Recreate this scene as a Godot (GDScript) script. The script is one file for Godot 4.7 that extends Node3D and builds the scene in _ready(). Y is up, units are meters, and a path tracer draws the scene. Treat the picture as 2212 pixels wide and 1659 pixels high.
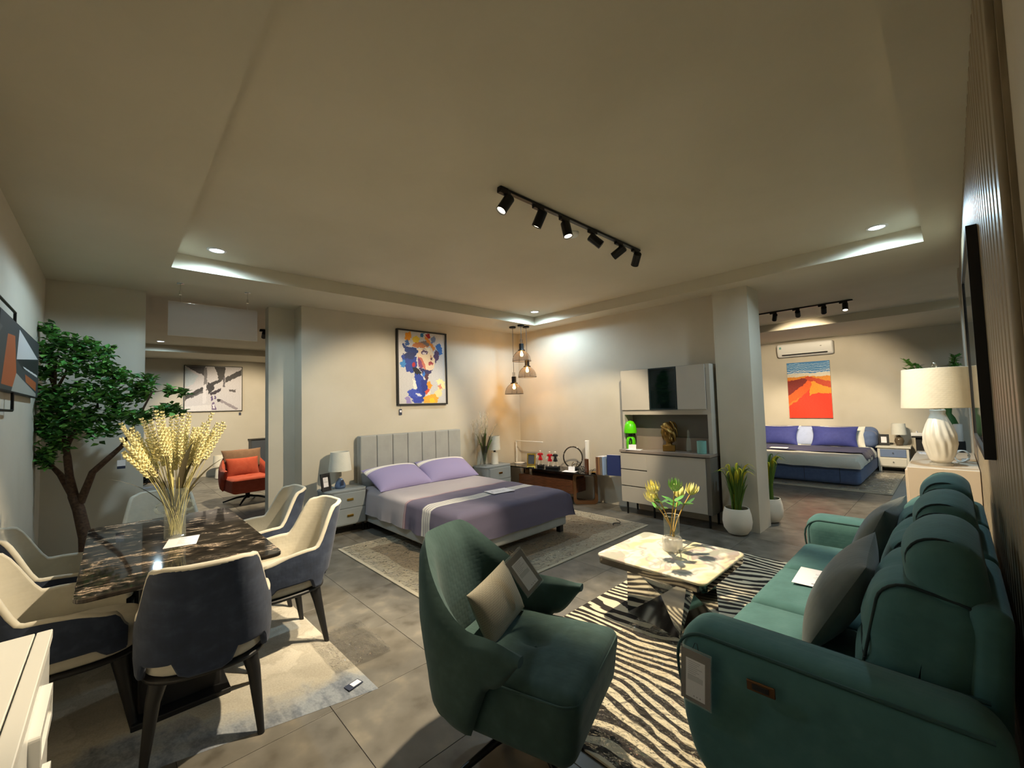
extends Node3D
# Furniture showroom: x runs along the bed wall, -z towards it; metres.
const EYE := Vector3(0, 1.5, 0)
const RX := Vector3(0.72546954, 0.01423086, 0.68810713)
const RY := Vector3(-0.02798442, -0.99834952, 0.05015093)
const RZ := Vector3(0.68768512, -0.05563925, -0.72387392)
const FOCAL := 904.204
const SOF := 2.79      # soffit height
const TRAY := 2.925    # tray ceiling height
const WA := -5.44      # bed wall
const WB := 5.35       # hutch wall
const WL := -0.48      # left wall
const WC := 0.14       # wall behind the sofa

var M := {}
var taken := {}
var rng := RandomNumberGenerator.new()

# ---------- pixel directions met with planes the thing touches ----------
func ray(u: float, v: float) -> Vector3:
	var c := Vector3(u - 1106.0, v - 829.5, FOCAL)
	return Vector3(RX.dot(c), RY.dot(c), RZ.dot(c))
func on_x(u: float, v: float, x: float) -> Vector3:
	var d := ray(u, v)
	return EYE + d * ((x - EYE.x) / d.x)
func on_y(u: float, v: float, y: float) -> Vector3:
	var d := ray(u, v)
	return EYE + d * ((y - EYE.y) / d.y)
func on_z(u: float, v: float, z: float) -> Vector3:
	var d := ray(u, v)
	return EYE + d * ((z - EYE.z) / d.z)

# ---------- mesh builder ----------
class MB:
	var v := PackedVector3Array()
	var n := PackedVector3Array()
	var t := PackedVector2Array()
	var X := Transform3D()
	func put(p: Vector3, nn: Vector3, uv: Vector2) -> void:
		v.append(X * p)
		n.append((X.basis * nn).normalized())
		t.append(uv)
	func tri(a: Vector3, b: Vector3, c: Vector3) -> void:
		var nn := (c - a).cross(b - a).normalized()
		put(a, nn, Vector2(0, 0)); put(b, nn, Vector2(1, 0)); put(c, nn, Vector2(1, 1))
	func quad(a: Vector3, b: Vector3, c: Vector3, d: Vector3, u0 := Vector2(0, 0), u1 := Vector2(1, 1)) -> void:
		var nn := (c - a).cross(b - a).normalized()
		var ua := Vector2(u0.x, u0.y)
		var ub := Vector2(u1.x, u0.y)
		var uc := Vector2(u1.x, u1.y)
		var ud := Vector2(u0.x, u1.y)
		put(a, nn, ua); put(b, nn, ub); put(c, nn, uc)
		put(a, nn, ua); put(c, nn, uc); put(d, nn, ud)
	# rows of points; smooth; wrap closes each row; flip turns it inside out
	func grid(P: Array, wrap := false, flip := false, wrap_rows := false) -> void:
		var R := P.size()
		var C: int = P[0].size()
		var N := []
		for i in R:
			var row := PackedVector3Array()
			row.resize(C)
			for j in C:
				var j0 := j - 1
				var j1 := j + 1
				if wrap:
					j0 = posmod(j0, C)
					j1 = posmod(j1, C)
				else:
					j0 = maxi(j0, 0)
					j1 = mini(j1, C - 1)
				var i0 := i - 1
				var i1 := i + 1
				if wrap_rows:
					i0 = posmod(i0, R)
					i1 = posmod(i1, R)
				else:
					i0 = maxi(i0, 0)
					i1 = mini(i1, R - 1)
				var du: Vector3 = P[i][j1] - P[i][j0]
				var dv: Vector3 = P[i1][j] - P[i0][j]
				if du.length_squared() < 1e-10:
					var ii := i + 1 if i + 1 < R else i - 1
					du = P[ii][j1] - P[ii][j0]
				if dv.length_squared() < 1e-10:
					var jj := j + 1 if j + 1 < C else j - 1
					dv = P[i1][jj] - P[i0][jj]
				var nn := dv.cross(du)
				nn = nn.normalized() if nn.length_squared() > 1e-16 else Vector3.UP
				row[j] = -nn if flip else nn
			N.append(row)
		var cc := C if wrap else C - 1
		var rr := R if wrap_rows else R - 1
		for i in rr:
			var i2 := (i + 1) % R
			for j in cc:
				var j2 := (j + 1) % C
				var ua := Vector2(float(j) / cc, float(i) / rr)
				var ub := Vector2(float(j + 1) / cc, float(i) / rr)
				var uc := Vector2(float(j + 1) / cc, float(i + 1) / rr)
				var ud := Vector2(float(j) / cc, float(i + 1) / rr)
				if flip:
					put(P[i][j], N[i][j], ua); put(P[i2][j2], N[i2][j2], uc); put(P[i][j2], N[i][j2], ub)
					put(P[i][j], N[i][j], ua); put(P[i2][j], N[i2][j], ud); put(P[i2][j2], N[i2][j2], uc)
				else:
					put(P[i][j], N[i][j], ua); put(P[i][j2], N[i][j2], ub); put(P[i2][j2], N[i2][j2], uc)
					put(P[i][j], N[i][j], ua); put(P[i2][j2], N[i2][j2], uc); put(P[i2][j], N[i2][j], ud)
	func box(c: Vector3, s: Vector3) -> void:
		var h := s / 2
		for ax in 3:
			for sg in [-1.0, 1.0]:
				var nn := Vector3.ZERO
				nn[ax] = sg
				var a := Vector3.ZERO
				a[(ax + 1) % 3] = 1.0
				var b := Vector3.ZERO
				b[(ax + 2) % 3] = 1.0
				var o := c + nn * h[ax]
				var ha: Vector3 = a * h[(ax + 1) % 3]
				var hb: Vector3 = b * h[(ax + 2) % 3]
				if sg > 0:
					quad(o - ha - hb, o - ha + hb, o + ha + hb, o + ha - hb)
				else:
					quad(o - ha - hb, o + ha - hb, o + ha + hb, o - ha + hb)
	func span(a: Vector3, b: Vector3) -> void:
		box((a + b) / 2, (b - a).abs())
	# rounded box: r edge radius, seg steps in the rounding, mid steps across a face, warp bends it
	func rbox(c: Vector3, s: Vector3, r: float, seg := 2, mid := 1, warp = null) -> void:
		var h := s / 2
		r = minf(r, minf(h.x, minf(h.y, h.z)) * 0.999)
		var co := []
		for ax in 3:
			var l := PackedFloat32Array()
			for k in seg:
				l.append(-h[ax] + r * float(k) / seg)
			for k in mid + 1:
				l.append(lerpf(-(h[ax] - r), h[ax] - r, float(k) / mid))
			for k in seg:
				l.append(h[ax] - r + r * float(k + 1) / seg)
			co.append(l)
		var inner := h - Vector3(r, r, r)
		for ax in 3:
			var ia := (ax + 1) % 3
			var ib := (ax + 2) % 3
			for sg in [-1.0, 1.0]:
				var la: PackedFloat32Array = co[ia]
				var lb: PackedFloat32Array = co[ib]
				var P := []
				var Q := []
				for i in la.size():
					var row := PackedVector3Array()
					var nrow := PackedVector3Array()
					for j in lb.size():
						var p := Vector3.ZERO
						p[ax] = sg * h[ax]
						p[ia] = la[i]
						p[ib] = lb[j]
						var q := p.clamp(-inner, inner)
						var d := (p - q).normalized()
						var w := q + d * r
						if warp != null:
							w = warp.call(w)
						row.append(c + w)
						nrow.append(d)
					P.append(row)
					Q.append(nrow)
				if warp != null:
					grid(P, false, sg < 0)
				else:
					for i in la.size() - 1:
						for j in lb.size() - 1:
							var k := [[i, j], [i, j + 1], [i + 1, j + 1], [i, j], [i + 1, j + 1], [i + 1, j]]
							if sg < 0:
								k = [[i, j], [i + 1, j + 1], [i, j + 1], [i, j], [i + 1, j], [i + 1, j + 1]]
							for e in k:
								put(P[e[0]][e[1]], Q[e[0]][e[1]], Vector2(float(e[1]) / (lb.size() - 1), float(e[0]) / (la.size() - 1)))
	static func ring_frame(d: Vector3) -> Array:
		var up := Vector3.UP if absf(d.normalized().y) < 0.95 else Vector3.RIGHT
		var a := d.cross(up).normalized()
		return [a, a.cross(d).normalized()]
	func tube(pts: Array, rad, segs := 8, caps := true, closed := false) -> void:
		var P := []
		var m := pts.size()
		for i in m:
			var p0: Vector3 = pts[posmod(i - 1, m)] if closed else pts[maxi(i - 1, 0)]
			var p1: Vector3 = pts[(i + 1) % m] if closed else pts[mini(i + 1, m - 1)]
			var f := ring_frame(p1 - p0)
			var r: float = rad[i] if rad is Array or rad is PackedFloat32Array else rad
			var row := PackedVector3Array()
			for k in segs:
				var an := TAU * k / segs
				row.append(pts[i] + (f[0] * cos(an) + f[1] * sin(an)) * r)
			P.append(row)
		grid(P, true, false, closed)
		if caps and not closed:
			for e in [0, m - 1]:
				var c: Vector3 = pts[e]
				for k in segs:
					if e == 0:
						tri(c, P[0][(k + 1) % segs], P[0][k])
					else:
						tri(c, P[e][k], P[e][(k + 1) % segs])
	func cyl(a: Vector3, b: Vector3, r0: float, r1: float, segs := 16) -> void:
		tube([a, b], [r0, r1], segs, true)
	# profile of Vector2(radius, y); a doubled point makes a sharp edge
	func lathe(prof: Array, c := Vector3.ZERO, segs := 24, sx := 1.0, sz := 1.0) -> void:
		var run := []
		for i in prof.size():
			if i > 0 and prof[i].is_equal_approx(prof[i - 1]):
				if run.size() > 1:
					_lathe(run, c, segs, sx, sz)
				run = []
			run.append(prof[i])
		if run.size() > 1:
			_lathe(run, c, segs, sx, sz)
	func _lathe(prof: Array, c: Vector3, segs: int, sx: float, sz: float) -> void:
		var P := []
		for p in prof:
			var row := PackedVector3Array()
			for k in segs:
				var an := TAU * k / segs
				row.append(c + Vector3(p.x * cos(an) * sx, p.y, p.x * sin(an) * sz))
			P.append(row)
		grid(P, true, false)
	# polygon in the XY plane, pushed along z by depth
	func extrude(poly: PackedVector2Array, depth: float) -> void:
		if not Geometry2D.is_polygon_clockwise(poly):
			poly = poly.duplicate()
			poly.reverse()
		var id := Geometry2D.triangulate_polygon(poly)
		for i in range(0, id.size(), 3):
			var a := poly[id[i]]
			var b := poly[id[i + 1]]
			var c := poly[id[i + 2]]
			if (b - a).cross(c - a) > 0:
				var s := b
				b = c
				c = s
			tri(Vector3(a.x, a.y, depth), Vector3(b.x, b.y, depth), Vector3(c.x, c.y, depth))
			tri(Vector3(a.x, a.y, 0), Vector3(c.x, c.y, 0), Vector3(b.x, b.y, 0))
		for i in poly.size():
			var a := poly[i]
			var b := poly[(i + 1) % poly.size()]
			quad(Vector3(a.x, a.y, 0), Vector3(b.x, b.y, 0), Vector3(b.x, b.y, depth), Vector3(a.x, a.y, depth))
	# a ring of bar section (outer and inner closed outlines of equal length), pushed along z
	func ring(outer: PackedVector2Array, inner: PackedVector2Array, depth: float) -> void:
		var m := outer.size()
		for i in m:
			var j := (i + 1) % m
			var a := Vector3(outer[i].x, outer[i].y, 0)
			var b := Vector3(outer[j].x, outer[j].y, 0)
			var c := Vector3(inner[j].x, inner[j].y, 0)
			var d := Vector3(inner[i].x, inner[i].y, 0)
			var z := Vector3(0, 0, depth)
			quad(a + z, d + z, c + z, b + z)
			quad(a, b, c, d)
			quad(a, a + z, b + z, b)
			quad(d, c, c + z, d + z)
	func pillow(w: float, h: float, th: float, seg := 14, pinch := 0.07) -> void:
		for sg in [1.0, -1.0]:
			var P := []
			for i in seg + 1:
				var row := PackedVector3Array()
				for j in seg + 1:
					var a := sin((2.0 * j / seg - 1.0) * PI / 2)
					var b := sin((2.0 * i / seg - 1.0) * PI / 2)
					var f := pow(maxf(0.0, (1 - pow(absf(a), 2.4)) * (1 - pow(absf(b), 2.4))), 0.55)
					row.append(Vector3(w / 2 * a * (1 - pinch * (1 - b * b)), h / 2 * b * (1 - pinch * (1 - a * a)), sg * th / 2 * f))
				P.append(row)
			grid(P, false, sg > 0)
	func mesh() -> ArrayMesh:
		var m := ArrayMesh.new()
		var a := []
		a.resize(Mesh.ARRAY_MAX)
		a[Mesh.ARRAY_VERTEX] = v
		a[Mesh.ARRAY_NORMAL] = n
		a[Mesh.ARRAY_TEX_UV] = t
		m.add_surface_from_arrays(Mesh.PRIMITIVE_TRIANGLES, a)
		return m

# ---------- scene tree ----------
func numbered(s: String) -> String:
	if not taken.has(s):
		taken[s] = 0
		return s
	taken[s] += 1
	return "%s_%03d" % [s, taken[s]]
func part(called: String, mb: MB, m: Material, parent: Node3D, label := "") -> MeshInstance3D:
	var o := MeshInstance3D.new()
	o.mesh = mb.mesh()
	o.material_override = m
	o.name = called
	parent.add_child(o, true)
	if label:
		o.set_meta("label", label)
	return o
func thing(called: String, label: String, cat: String, at := Vector3.ZERO, turn := 0.0, group := "") -> Node3D:
	var o := Node3D.new()
	o.name = numbered(called)
	add_child(o)
	o.position = at
	o.rotation.y = turn
	o.set_meta("label", label)
	o.set_meta("category", cat)
	if group:
		o.set_meta("group", group)
	return o
func solo(called: String, mb: MB, m: Material, label: String, cat: String, at := Vector3.ZERO, turn := 0.0, group := "") -> MeshInstance3D:
	var o := MeshInstance3D.new()
	o.mesh = mb.mesh()
	o.material_override = m
	o.name = numbered(called)
	add_child(o)
	o.position = at
	o.rotation.y = turn
	o.set_meta("label", label)
	o.set_meta("category", cat)
	if group:
		o.set_meta("group", group)
	return o
func struct(called: String, mb: MB, m: Material) -> MeshInstance3D:
	var o := MeshInstance3D.new()
	o.mesh = mb.mesh()
	o.material_override = m
	o.name = numbered(called)
	add_child(o)
	o.set_meta("kind", "structure")
	return o
func copy(o: Node3D, called: String, at: Vector3, turn: float, label := "") -> Node3D:
	var c: Node3D = o.duplicate()
	c.name = numbered(called)
	add_child(c)
	c.position = at
	c.rotation.y = turn
	if label:
		c.set_meta("label", label)
	return c
func slab(a: Vector3, b: Vector3) -> MB:
	var m := MB.new()
	m.span(a, b)
	return m
func rb(c: Vector3, s: Vector3, r: float, seg := 2) -> MB:
	var m := MB.new()
	m.rbox(c, s, r, seg)
	return m
func rot(b: Vector3, ang: float, o := Vector3.ZERO) -> Transform3D:
	return Transform3D(Basis(b.normalized(), ang), o)
func rrect(w: float, h: float, r: float, seg := 5, c := Vector2.ZERO) -> PackedVector2Array:
	var p := PackedVector2Array()
	for q in 4:
		var cc := Vector2((w / 2 - r) * (1 if q in [0, 3] else -1), (h / 2 - r) * (1 if q < 2 else -1))
		for k in seg + 1:
			var an := PI / 2 * (q + float(k) / seg)
			p.append(c + cc + Vector2(cos(an), sin(an)) * r)
	return p
func arc(a: Vector3, b: Vector3, c: Vector3, m := 8) -> Array:   # a curve through a and c, pulled to b
	var o := []
	for k in m + 1:
		var f := float(k) / m
		o.append(a.lerp(b, f).lerp(b.lerp(c, f), f))
	return o
func slab_plan(poly: PackedVector2Array, y0: float, y1: float, bev := 0.0) -> MB:   # outline in x,z made a plate with a bevelled edge
	var m := MB.new()
	if not Geometry2D.is_polygon_clockwise(poly):
		poly = poly.duplicate()
		poly.reverse()
	var inn := poly
	if bev > 0:
		var c := Vector2.ZERO
		for p in poly:
			c += p / poly.size()
		inn = PackedVector2Array()
		for p in poly:
			inn.append(p - (p - c).normalized() * bev)
	var id := Geometry2D.triangulate_polygon(inn)
	for i in range(0, id.size(), 3):
		var q := [inn[id[i]], inn[id[i + 1]], inn[id[i + 2]]]
		if (q[1] - q[0]).cross(q[2] - q[0]) < 0:
			q = [q[0], q[2], q[1]]
		m.tri(Vector3(q[0].x, y1, q[0].y), Vector3(q[1].x, y1, q[1].y), Vector3(q[2].x, y1, q[2].y))
		m.tri(Vector3(q[0].x, y0, q[0].y), Vector3(q[2].x, y0, q[2].y), Vector3(q[1].x, y0, q[1].y))
	var nn := poly.size()
	for i in nn:
		var j := (i + 1) % nn
		var a := poly[i]
		var b := poly[j]
		var ia := inn[i]
		var ib := inn[j]
		m.quad(Vector3(a.x, y1 - bev, a.y), Vector3(b.x, y1 - bev, b.y), Vector3(b.x, y0 + bev, b.y), Vector3(a.x, y0 + bev, a.y))
		if bev > 0:
			m.quad(Vector3(ia.x, y1, ia.y), Vector3(ib.x, y1, ib.y), Vector3(b.x, y1 - bev, b.y), Vector3(a.x, y1 - bev, a.y))
			m.quad(Vector3(a.x, y0 + bev, a.y), Vector3(b.x, y0 + bev, b.y), Vector3(ib.x, y0, ib.y), Vector3(ia.x, y0, ia.y))
	return m
func uv_top(m: MB, x0: float, x1: float, z0: float, z1: float) -> MB:   # lay the picture on the plan of the piece
	for i in m.v.size():
		m.t[i] = Vector2((m.v[i].x - x0) / (x1 - x0), (m.v[i].z - z0) / (z1 - z0))
	return m

# ---------- materials ----------
func c8(r: int, g: int, b: int) -> Color:
	return Color(r / 255.0, g / 255.0, b / 255.0)
func noise(seed_: int, freq: float, octaves := 4, type := FastNoiseLite.TYPE_SIMPLEX_SMOOTH) -> FastNoiseLite:
	var f := FastNoiseLite.new()
	f.seed = seed_
	f.frequency = freq
	f.noise_type = type
	f.fractal_octaves = octaves
	return f
func ntex(seed_: int, freq: float, cols: Array, octaves := 4, size := 512) -> NoiseTexture2D:
	var t := NoiseTexture2D.new()
	t.width = size
	t.height = size
	t.seamless = true
	t.noise = noise(seed_, freq, octaves)
	var g := Gradient.new()
	var off := PackedFloat32Array()
	var cc := PackedColorArray()
	for i in cols.size():
		off.append(float(i) / (cols.size() - 1))
		cc.append(cols[i])
	g.offsets = off
	g.colors = cc
	t.color_ramp = g
	return t
func mat(key: String, col: Color, rough := 0.6, metal := 0.0) -> StandardMaterial3D:
	var m := StandardMaterial3D.new()
	m.resource_name = key
	m.albedo_color = col
	m.roughness = rough
	m.metallic = metal
	M[key] = m
	return m
func tri_on(m: StandardMaterial3D, s: float, world := false) -> void:
	m.uv1_triplanar = true
	m.uv1_world_triplanar = world
	m.uv1_scale = Vector3(s, s, s)
func cloth(key: String, col: Color, vary: float, scale_: float, seed_: int, sheen := 0.25, rough := 0.92) -> StandardMaterial3D:
	var m := mat(key, Color.WHITE, rough)
	m.albedo_texture = ntex(seed_, 0.012, [col.darkened(vary), col, col.lightened(vary * 0.7)], 5, 256)
	m.heightmap_enabled = true
	m.heightmap_texture = M_weave
	m.heightmap_scale = 0.04
	m.heightmap_deep_parallax = false
	tri_on(m, scale_)
	if sheen > 0:
		m.rim_enabled = true
		m.rim = sheen
		m.rim_tint = 0.6
	return m
func glow(key: String, col: Color, e: float) -> StandardMaterial3D:
	var m := mat(key, col, 0.5)
	m.emission_enabled = true
	m.emission = col
	m.emission_energy_multiplier = e
	return m
func glass(key: String, col: Color, alpha: float, rough := 0.03) -> StandardMaterial3D:
	var m := mat(key, Color(col.r, col.g, col.b, alpha), rough)
	m.transparency = BaseMaterial3D.TRANSPARENCY_ALPHA
	return m
func pic(key: String, im: Image, rough := 0.7) -> StandardMaterial3D:
	var m := mat(key, Color.WHITE, rough)
	m.albedo_texture = ImageTexture.create_from_image(im)
	m.texture_repeat = false
	return m
var M_weave: Texture2D

func canvas(w: int, h: int, c: Color) -> Image:
	var im := Image.create(w, h, false, Image.FORMAT_RGB8)
	im.fill(c)
	return im
func fill_poly(im: Image, pts: Array, col: Color) -> void:   # points in 0..1
	var w := im.get_width()
	var h := im.get_height()
	var q := []
	var y0 := 1e9
	var y1 := -1e9
	for i in range(0, pts.size(), 2):
		var p := Vector2(pts[i] * w, pts[i + 1] * h)
		q.append(p)
		y0 = minf(y0, p.y)
		y1 = maxf(y1, p.y)
	for y in range(maxi(0, int(y0)), mini(h - 1, int(y1)) + 1):
		var xs := []
		var yc := y + 0.5
		for i in q.size():
			var a: Vector2 = q[i]
			var b: Vector2 = q[(i + 1) % q.size()]
			if (a.y <= yc) != (b.y <= yc):
				xs.append(a.x + (yc - a.y) / (b.y - a.y) * (b.x - a.x))
		xs.sort()
		for k in range(0, xs.size() - 1, 2):
			var xa := clampi(int(round(xs[k])), 0, w)
			var xb := clampi(int(round(xs[k + 1])), 0, w)
			if xb > xa:
				im.fill_rect(Rect2i(xa, y, xb - xa, 1), col)
func rough_edges(im: Image, amp: float, seed_: int, freq := 0.02) -> Image:   # brushed look: wobble every pixel
	var f := noise(seed_, freq, 3)
	var g := noise(seed_ + 9, freq, 3)
	var h := noise(seed_ + 5, 0.15, 2)
	var w := im.get_width()
	var hh := im.get_height()
	var out := Image.create(w, hh, false, Image.FORMAT_RGB8)
	for y in hh:
		for x in w:
			var sx := clampi(x + int(f.get_noise_2d(x, y) * amp), 0, w - 1)
			var sy := clampi(y + int(g.get_noise_2d(x, y) * amp), 0, hh - 1)
			var c := im.get_pixel(sx, sy)
			var d := h.get_noise_2d(x * 0.5, y * 2.0) * 0.06
			out.set_pixel(x, y, Color(clampf(c.r + d, 0, 1), clampf(c.g + d, 0, 1), clampf(c.b + d, 0, 1)))
	return out

func _ready() -> void:
	rng.seed = 11
	# camera
	var cam := Camera3D.new()
	cam.name = "camera"
	add_child(cam)
	cam.transform = Transform3D(Basis(Vector3(RX.x, RY.x, RZ.x), -Vector3(RX.y, RY.y, RZ.y), -Vector3(RX.z, RY.z, RZ.z)), EYE)
	cam.fov = 85.065
	cam.near = 0.03
	cam.far = 60.0
	cam.current = true
	# surroundings: a closed room, no sky
	var we := WorldEnvironment.new()
	we.name = "world_environment"
	var e := Environment.new()
	e.background_mode = Environment.BG_COLOR
	e.background_color = Color(0, 0, 0)
	e.tonemap_mode = Environment.TONE_MAPPER_LINEAR
	e.tonemap_exposure = 1.25
	e.sdfgi_enabled = true
	e.ssao_enabled = true
	e.ssil_enabled = true
	we.environment = e
	add_child(we)
	make_materials()
	build_shell()
	build_lights()
	build_rugs()
	build_dining()
	build_sofa()
	build_armchair()
	build_coffee_table()
	build_bedroom()
	build_tv_stand()
	build_hutch()
	build_corner_right()
	build_left_side()
	build_back_room()
	build_side_room()

func make_materials() -> void:
	var wv := Image.create(64, 64, false, Image.FORMAT_L8)
	for y in 64:
		for x in 64:
			var a := absf(sin(PI * x / 4.0)) if (x / 4 + y / 4) % 2 == 0 else absf(sin(PI * y / 4.0))
			wv.set_pixel(x, y, Color(a, a, a))
	M_weave = ImageTexture.create_from_image(wv)
	# shell
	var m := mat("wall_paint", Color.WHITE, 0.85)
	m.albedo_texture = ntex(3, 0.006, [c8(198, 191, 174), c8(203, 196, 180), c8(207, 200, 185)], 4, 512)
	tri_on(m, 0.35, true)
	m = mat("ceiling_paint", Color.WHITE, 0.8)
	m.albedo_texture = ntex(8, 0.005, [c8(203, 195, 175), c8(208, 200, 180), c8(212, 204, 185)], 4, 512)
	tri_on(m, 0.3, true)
	mat("grout", c8(84, 81, 74), 0.9)
	for k in 4:
		m = mat("tile%d" % k, Color.WHITE, 0.42)
		m.albedo_texture = ntex(20 + k, 0.0045, [c8(78, 74, 66), c8(100, 97, 90), c8(110, 107, 100), c8(130, 124, 112)], 5, 512)
		m.roughness_texture = ntex(30 + k, 0.01, [Color(0.75, 0.75, 0.75), Color(1, 1, 1)], 4, 256)
		tri_on(m, 1.5)
		m.uv1_offset = Vector3(k * 0.37, 0, k * 0.21)
	m = mat("flute_wood", Color.WHITE, 0.38)
	m.albedo_texture = ntex(41, 0.02, [c8(128, 114, 92), c8(150, 136, 112), c8(164, 150, 126)], 5, 256)
	tri_on(m, 1.0)
	m.uv1_scale = Vector3(6, 0.6, 6)
	# fabrics
	cloth("teal", c8(70, 112, 110), 0.07, 3.0, 51, 0.2)
	cloth("teal_dark", c8(52, 78, 76), 0.08, 3.0, 52, 0.12)
	cloth("navy", c8(36, 47, 68), 0.14, 3.0, 53, 0.15)
	cloth("ivory_fabric", c8(192, 187, 172), 0.05, 3.0, 54, 0.2)
	cloth("grey_fabric", c8(160, 162, 158), 0.04, 1.2, 55, 0.25)
	cloth("bed_light", c8(168, 162, 168), 0.04, 4.0, 56, 0.15)
	cloth("bed_purple", c8(104, 98, 122), 0.05, 4.0, 57, 0.15)
	cloth("lavender", c8(150, 141, 180), 0.04, 4.0, 58, 0.2)
	cloth("cream_cotton", c8(226, 224, 212), 0.03, 4.0, 59, 0.1)
	cloth("blue_fabric", c8(92, 110, 148), 0.06, 3.0, 60, 0.2)
	cloth("blue_quilt", c8(48, 50, 84), 0.05, 3.0, 61, 0.2)
	cloth("blue_satin", c8(48, 56, 128), 0.05, 3.0, 62, 0.2, 0.75)
	cloth("pale_blue", c8(170, 184, 220), 0.03, 3.0, 63, 0.2)
	cloth("orange_fabric", c8(156, 62, 34), 0.07, 3.0, 64, 0.15)
	cloth("brown_fabric", c8(104, 78, 56), 0.07, 3.0, 65, 0.2)
	cloth("slate_velvet", c8(86, 92, 88), 0.10, 2.0, 66, 0.6)
	cloth("lamp_linen", c8(238, 232, 214), 0.03, 4.0, 67, 0.1)
	M.lamp_linen.backlight_enabled = true
	M.lamp_linen.backlight = Color(0.35, 0.33, 0.28)
	cloth("lamp_grey", c8(216, 216, 206), 0.03, 4.0, 68, 0.1)
	m = mat("seam", c8(34, 48, 48), 0.9)
	mat("seam_teal", c8(48, 78, 76), 0.9)
	mat("seam_grey", c8(122, 124, 120), 0.9)
	mat("piping", c8(214, 210, 194), 0.8)
	# houndstooth
	var hi := canvas(64, 64, c8(172, 166, 148))
	for y in 64:
		for x in 64:
			var a := (x / 4) % 2
			var b := (y / 4) % 2
			if (a + b) % 2 == 0 and (x + y) % 3 != 0 or a == 1 and b == 1:
				hi.set_pixel(x, y, c8(92, 88, 78))
	m = pic("houndstooth", hi, 0.9)
	m.texture_repeat = true
	m.uv1_scale = Vector3(7, 5, 1)
	# hard stuff
	mat("black_metal", c8(22, 22, 23), 0.38, 0.4)
	mat("black_matte", c8(24, 23, 24), 0.6)
	mat("black_wood", c8(16, 16, 18), 0.5)
	mat("chrome", c8(210, 210, 208), 0.06, 1.0)
	mat("smoke_chrome", c8(120, 116, 110), 0.05, 1.0)
	mat("gold", c8(214, 168, 74), 0.25, 1.0)
	mat("old_gold", c8(138, 108, 56), 0.42, 0.85)
	mat("white_lacquer", c8(214, 212, 204), 0.3)
	mat("white_gloss", c8(218, 217, 212), 0.18)
	mat("white_plastic", c8(232, 232, 228), 0.4)
	mat("white_ceramic", c8(226, 222, 210), 0.35)
	mat("black_glass", c8(8, 8, 9), 0.04)
	mat("bronze", c8(120, 86, 58), 0.22, 0.6)
	mat("hutch_front", c8(186, 181, 171), 0.5)
	mat("hutch_body", c8(112, 108, 101), 0.55)
	mat("hutch_dark", c8(20, 34, 36), 0.3)
	mat("beige_lacquer", c8(216, 200, 180), 0.35)
	mat("stone_top", c8(150, 138, 128), 0.3)
	mat("night_grey", c8(138, 146, 150), 0.55)
	mat("night_dark", c8(66, 72, 80), 0.6)
	mat("blue_ceramic", c8(88, 108, 142), 0.18)
	mat("paper", c8(236, 234, 236), 0.8)
	mat("tag_navy", c8(40, 48, 70), 0.6)
	mat("lime", c8(96, 226, 8), 0.3)
	M.lime.backlight_enabled = true
	M.lime.backlight = Color(0.3, 0.5, 0.02)
	mat("teal_cup", c8(120, 176, 170), 0.4)
	mat("book_brown", c8(112, 76, 52), 0.6)
	mat("book_tan", c8(150, 112, 78), 0.6)
	mat("book_grey", c8(120, 112, 104), 0.6)
	mat("book_sky", c8(150, 176, 214), 0.6)
	mat("book_blue", c8(36, 52, 110), 0.55)
	mat("wax", c8(244, 242, 236), 0.5)
	mat("red_enamel", c8(190, 22, 34), 0.35)
	mat("skin_white", c8(220, 208, 190), 0.4)
	mat("soil", c8(44, 34, 26), 0.95)
	mat("pot_white", c8(226, 222, 210), 0.7)
	mat("night2_white", c8(214, 210, 196), 0.5)
	mat("night2_blue", c8(110, 128, 160), 0.55)
	mat("brown_glass_lamp", c8(96, 84, 66), 0.2)
	mat("cream_wood", c8(188, 176, 156), 0.5)
	m = mat("bark", Color.WHITE, 0.9)
	m.albedo_texture = ntex(71, 0.03, [c8(52, 36, 26), c8(82, 60, 44), c8(104, 82, 62)], 4, 256)
	tri_on(m, 4.0)
	m = mat("walnut", Color.WHITE, 0.3)
	m.albedo_texture = ntex(72, 0.02, [c8(66, 38, 22), c8(96, 58, 34), c8(116, 74, 46)], 4, 256)
	tri_on(m, 1.0)
	m.uv1_scale = Vector3(1, 12, 1.2)
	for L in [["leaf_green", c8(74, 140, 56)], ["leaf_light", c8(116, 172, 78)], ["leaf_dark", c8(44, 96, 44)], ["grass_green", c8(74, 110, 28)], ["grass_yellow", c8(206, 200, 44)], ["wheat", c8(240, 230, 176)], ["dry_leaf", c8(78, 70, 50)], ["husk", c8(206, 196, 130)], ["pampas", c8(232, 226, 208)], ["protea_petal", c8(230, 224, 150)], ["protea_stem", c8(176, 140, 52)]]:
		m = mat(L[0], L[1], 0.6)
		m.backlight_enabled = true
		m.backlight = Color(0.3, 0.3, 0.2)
	# clear things
	glass("clear_glass", c8(225, 235, 232), 0.10)
	glass("thick_glass", c8(170, 185, 176), 0.12, 0.02)
	glass("smoke_glass", c8(70, 62, 52), 0.42)
	glass("dark_door_glass", c8(14, 26, 28), 0.62)
	glass("acrylic", c8(150, 148, 140), 0.07, 0.008)
	m = glass("film", c8(140, 138, 130), 0.03, 0.05)
	m.heightmap_enabled = true
	m.heightmap_texture = ntex(81, 0.011, [Color(0, 0, 0), Color(0.2, 0.2, 0.2), Color(1, 1, 1), Color(0.2, 0.2, 0.2), Color(0, 0, 0)], 4, 512)
	m.heightmap_scale = 4.5
	m.uv1_scale = Vector3(3, 2, 1)
	m = glass("water", c8(150, 146, 120), 0.14, 0.05)
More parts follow.
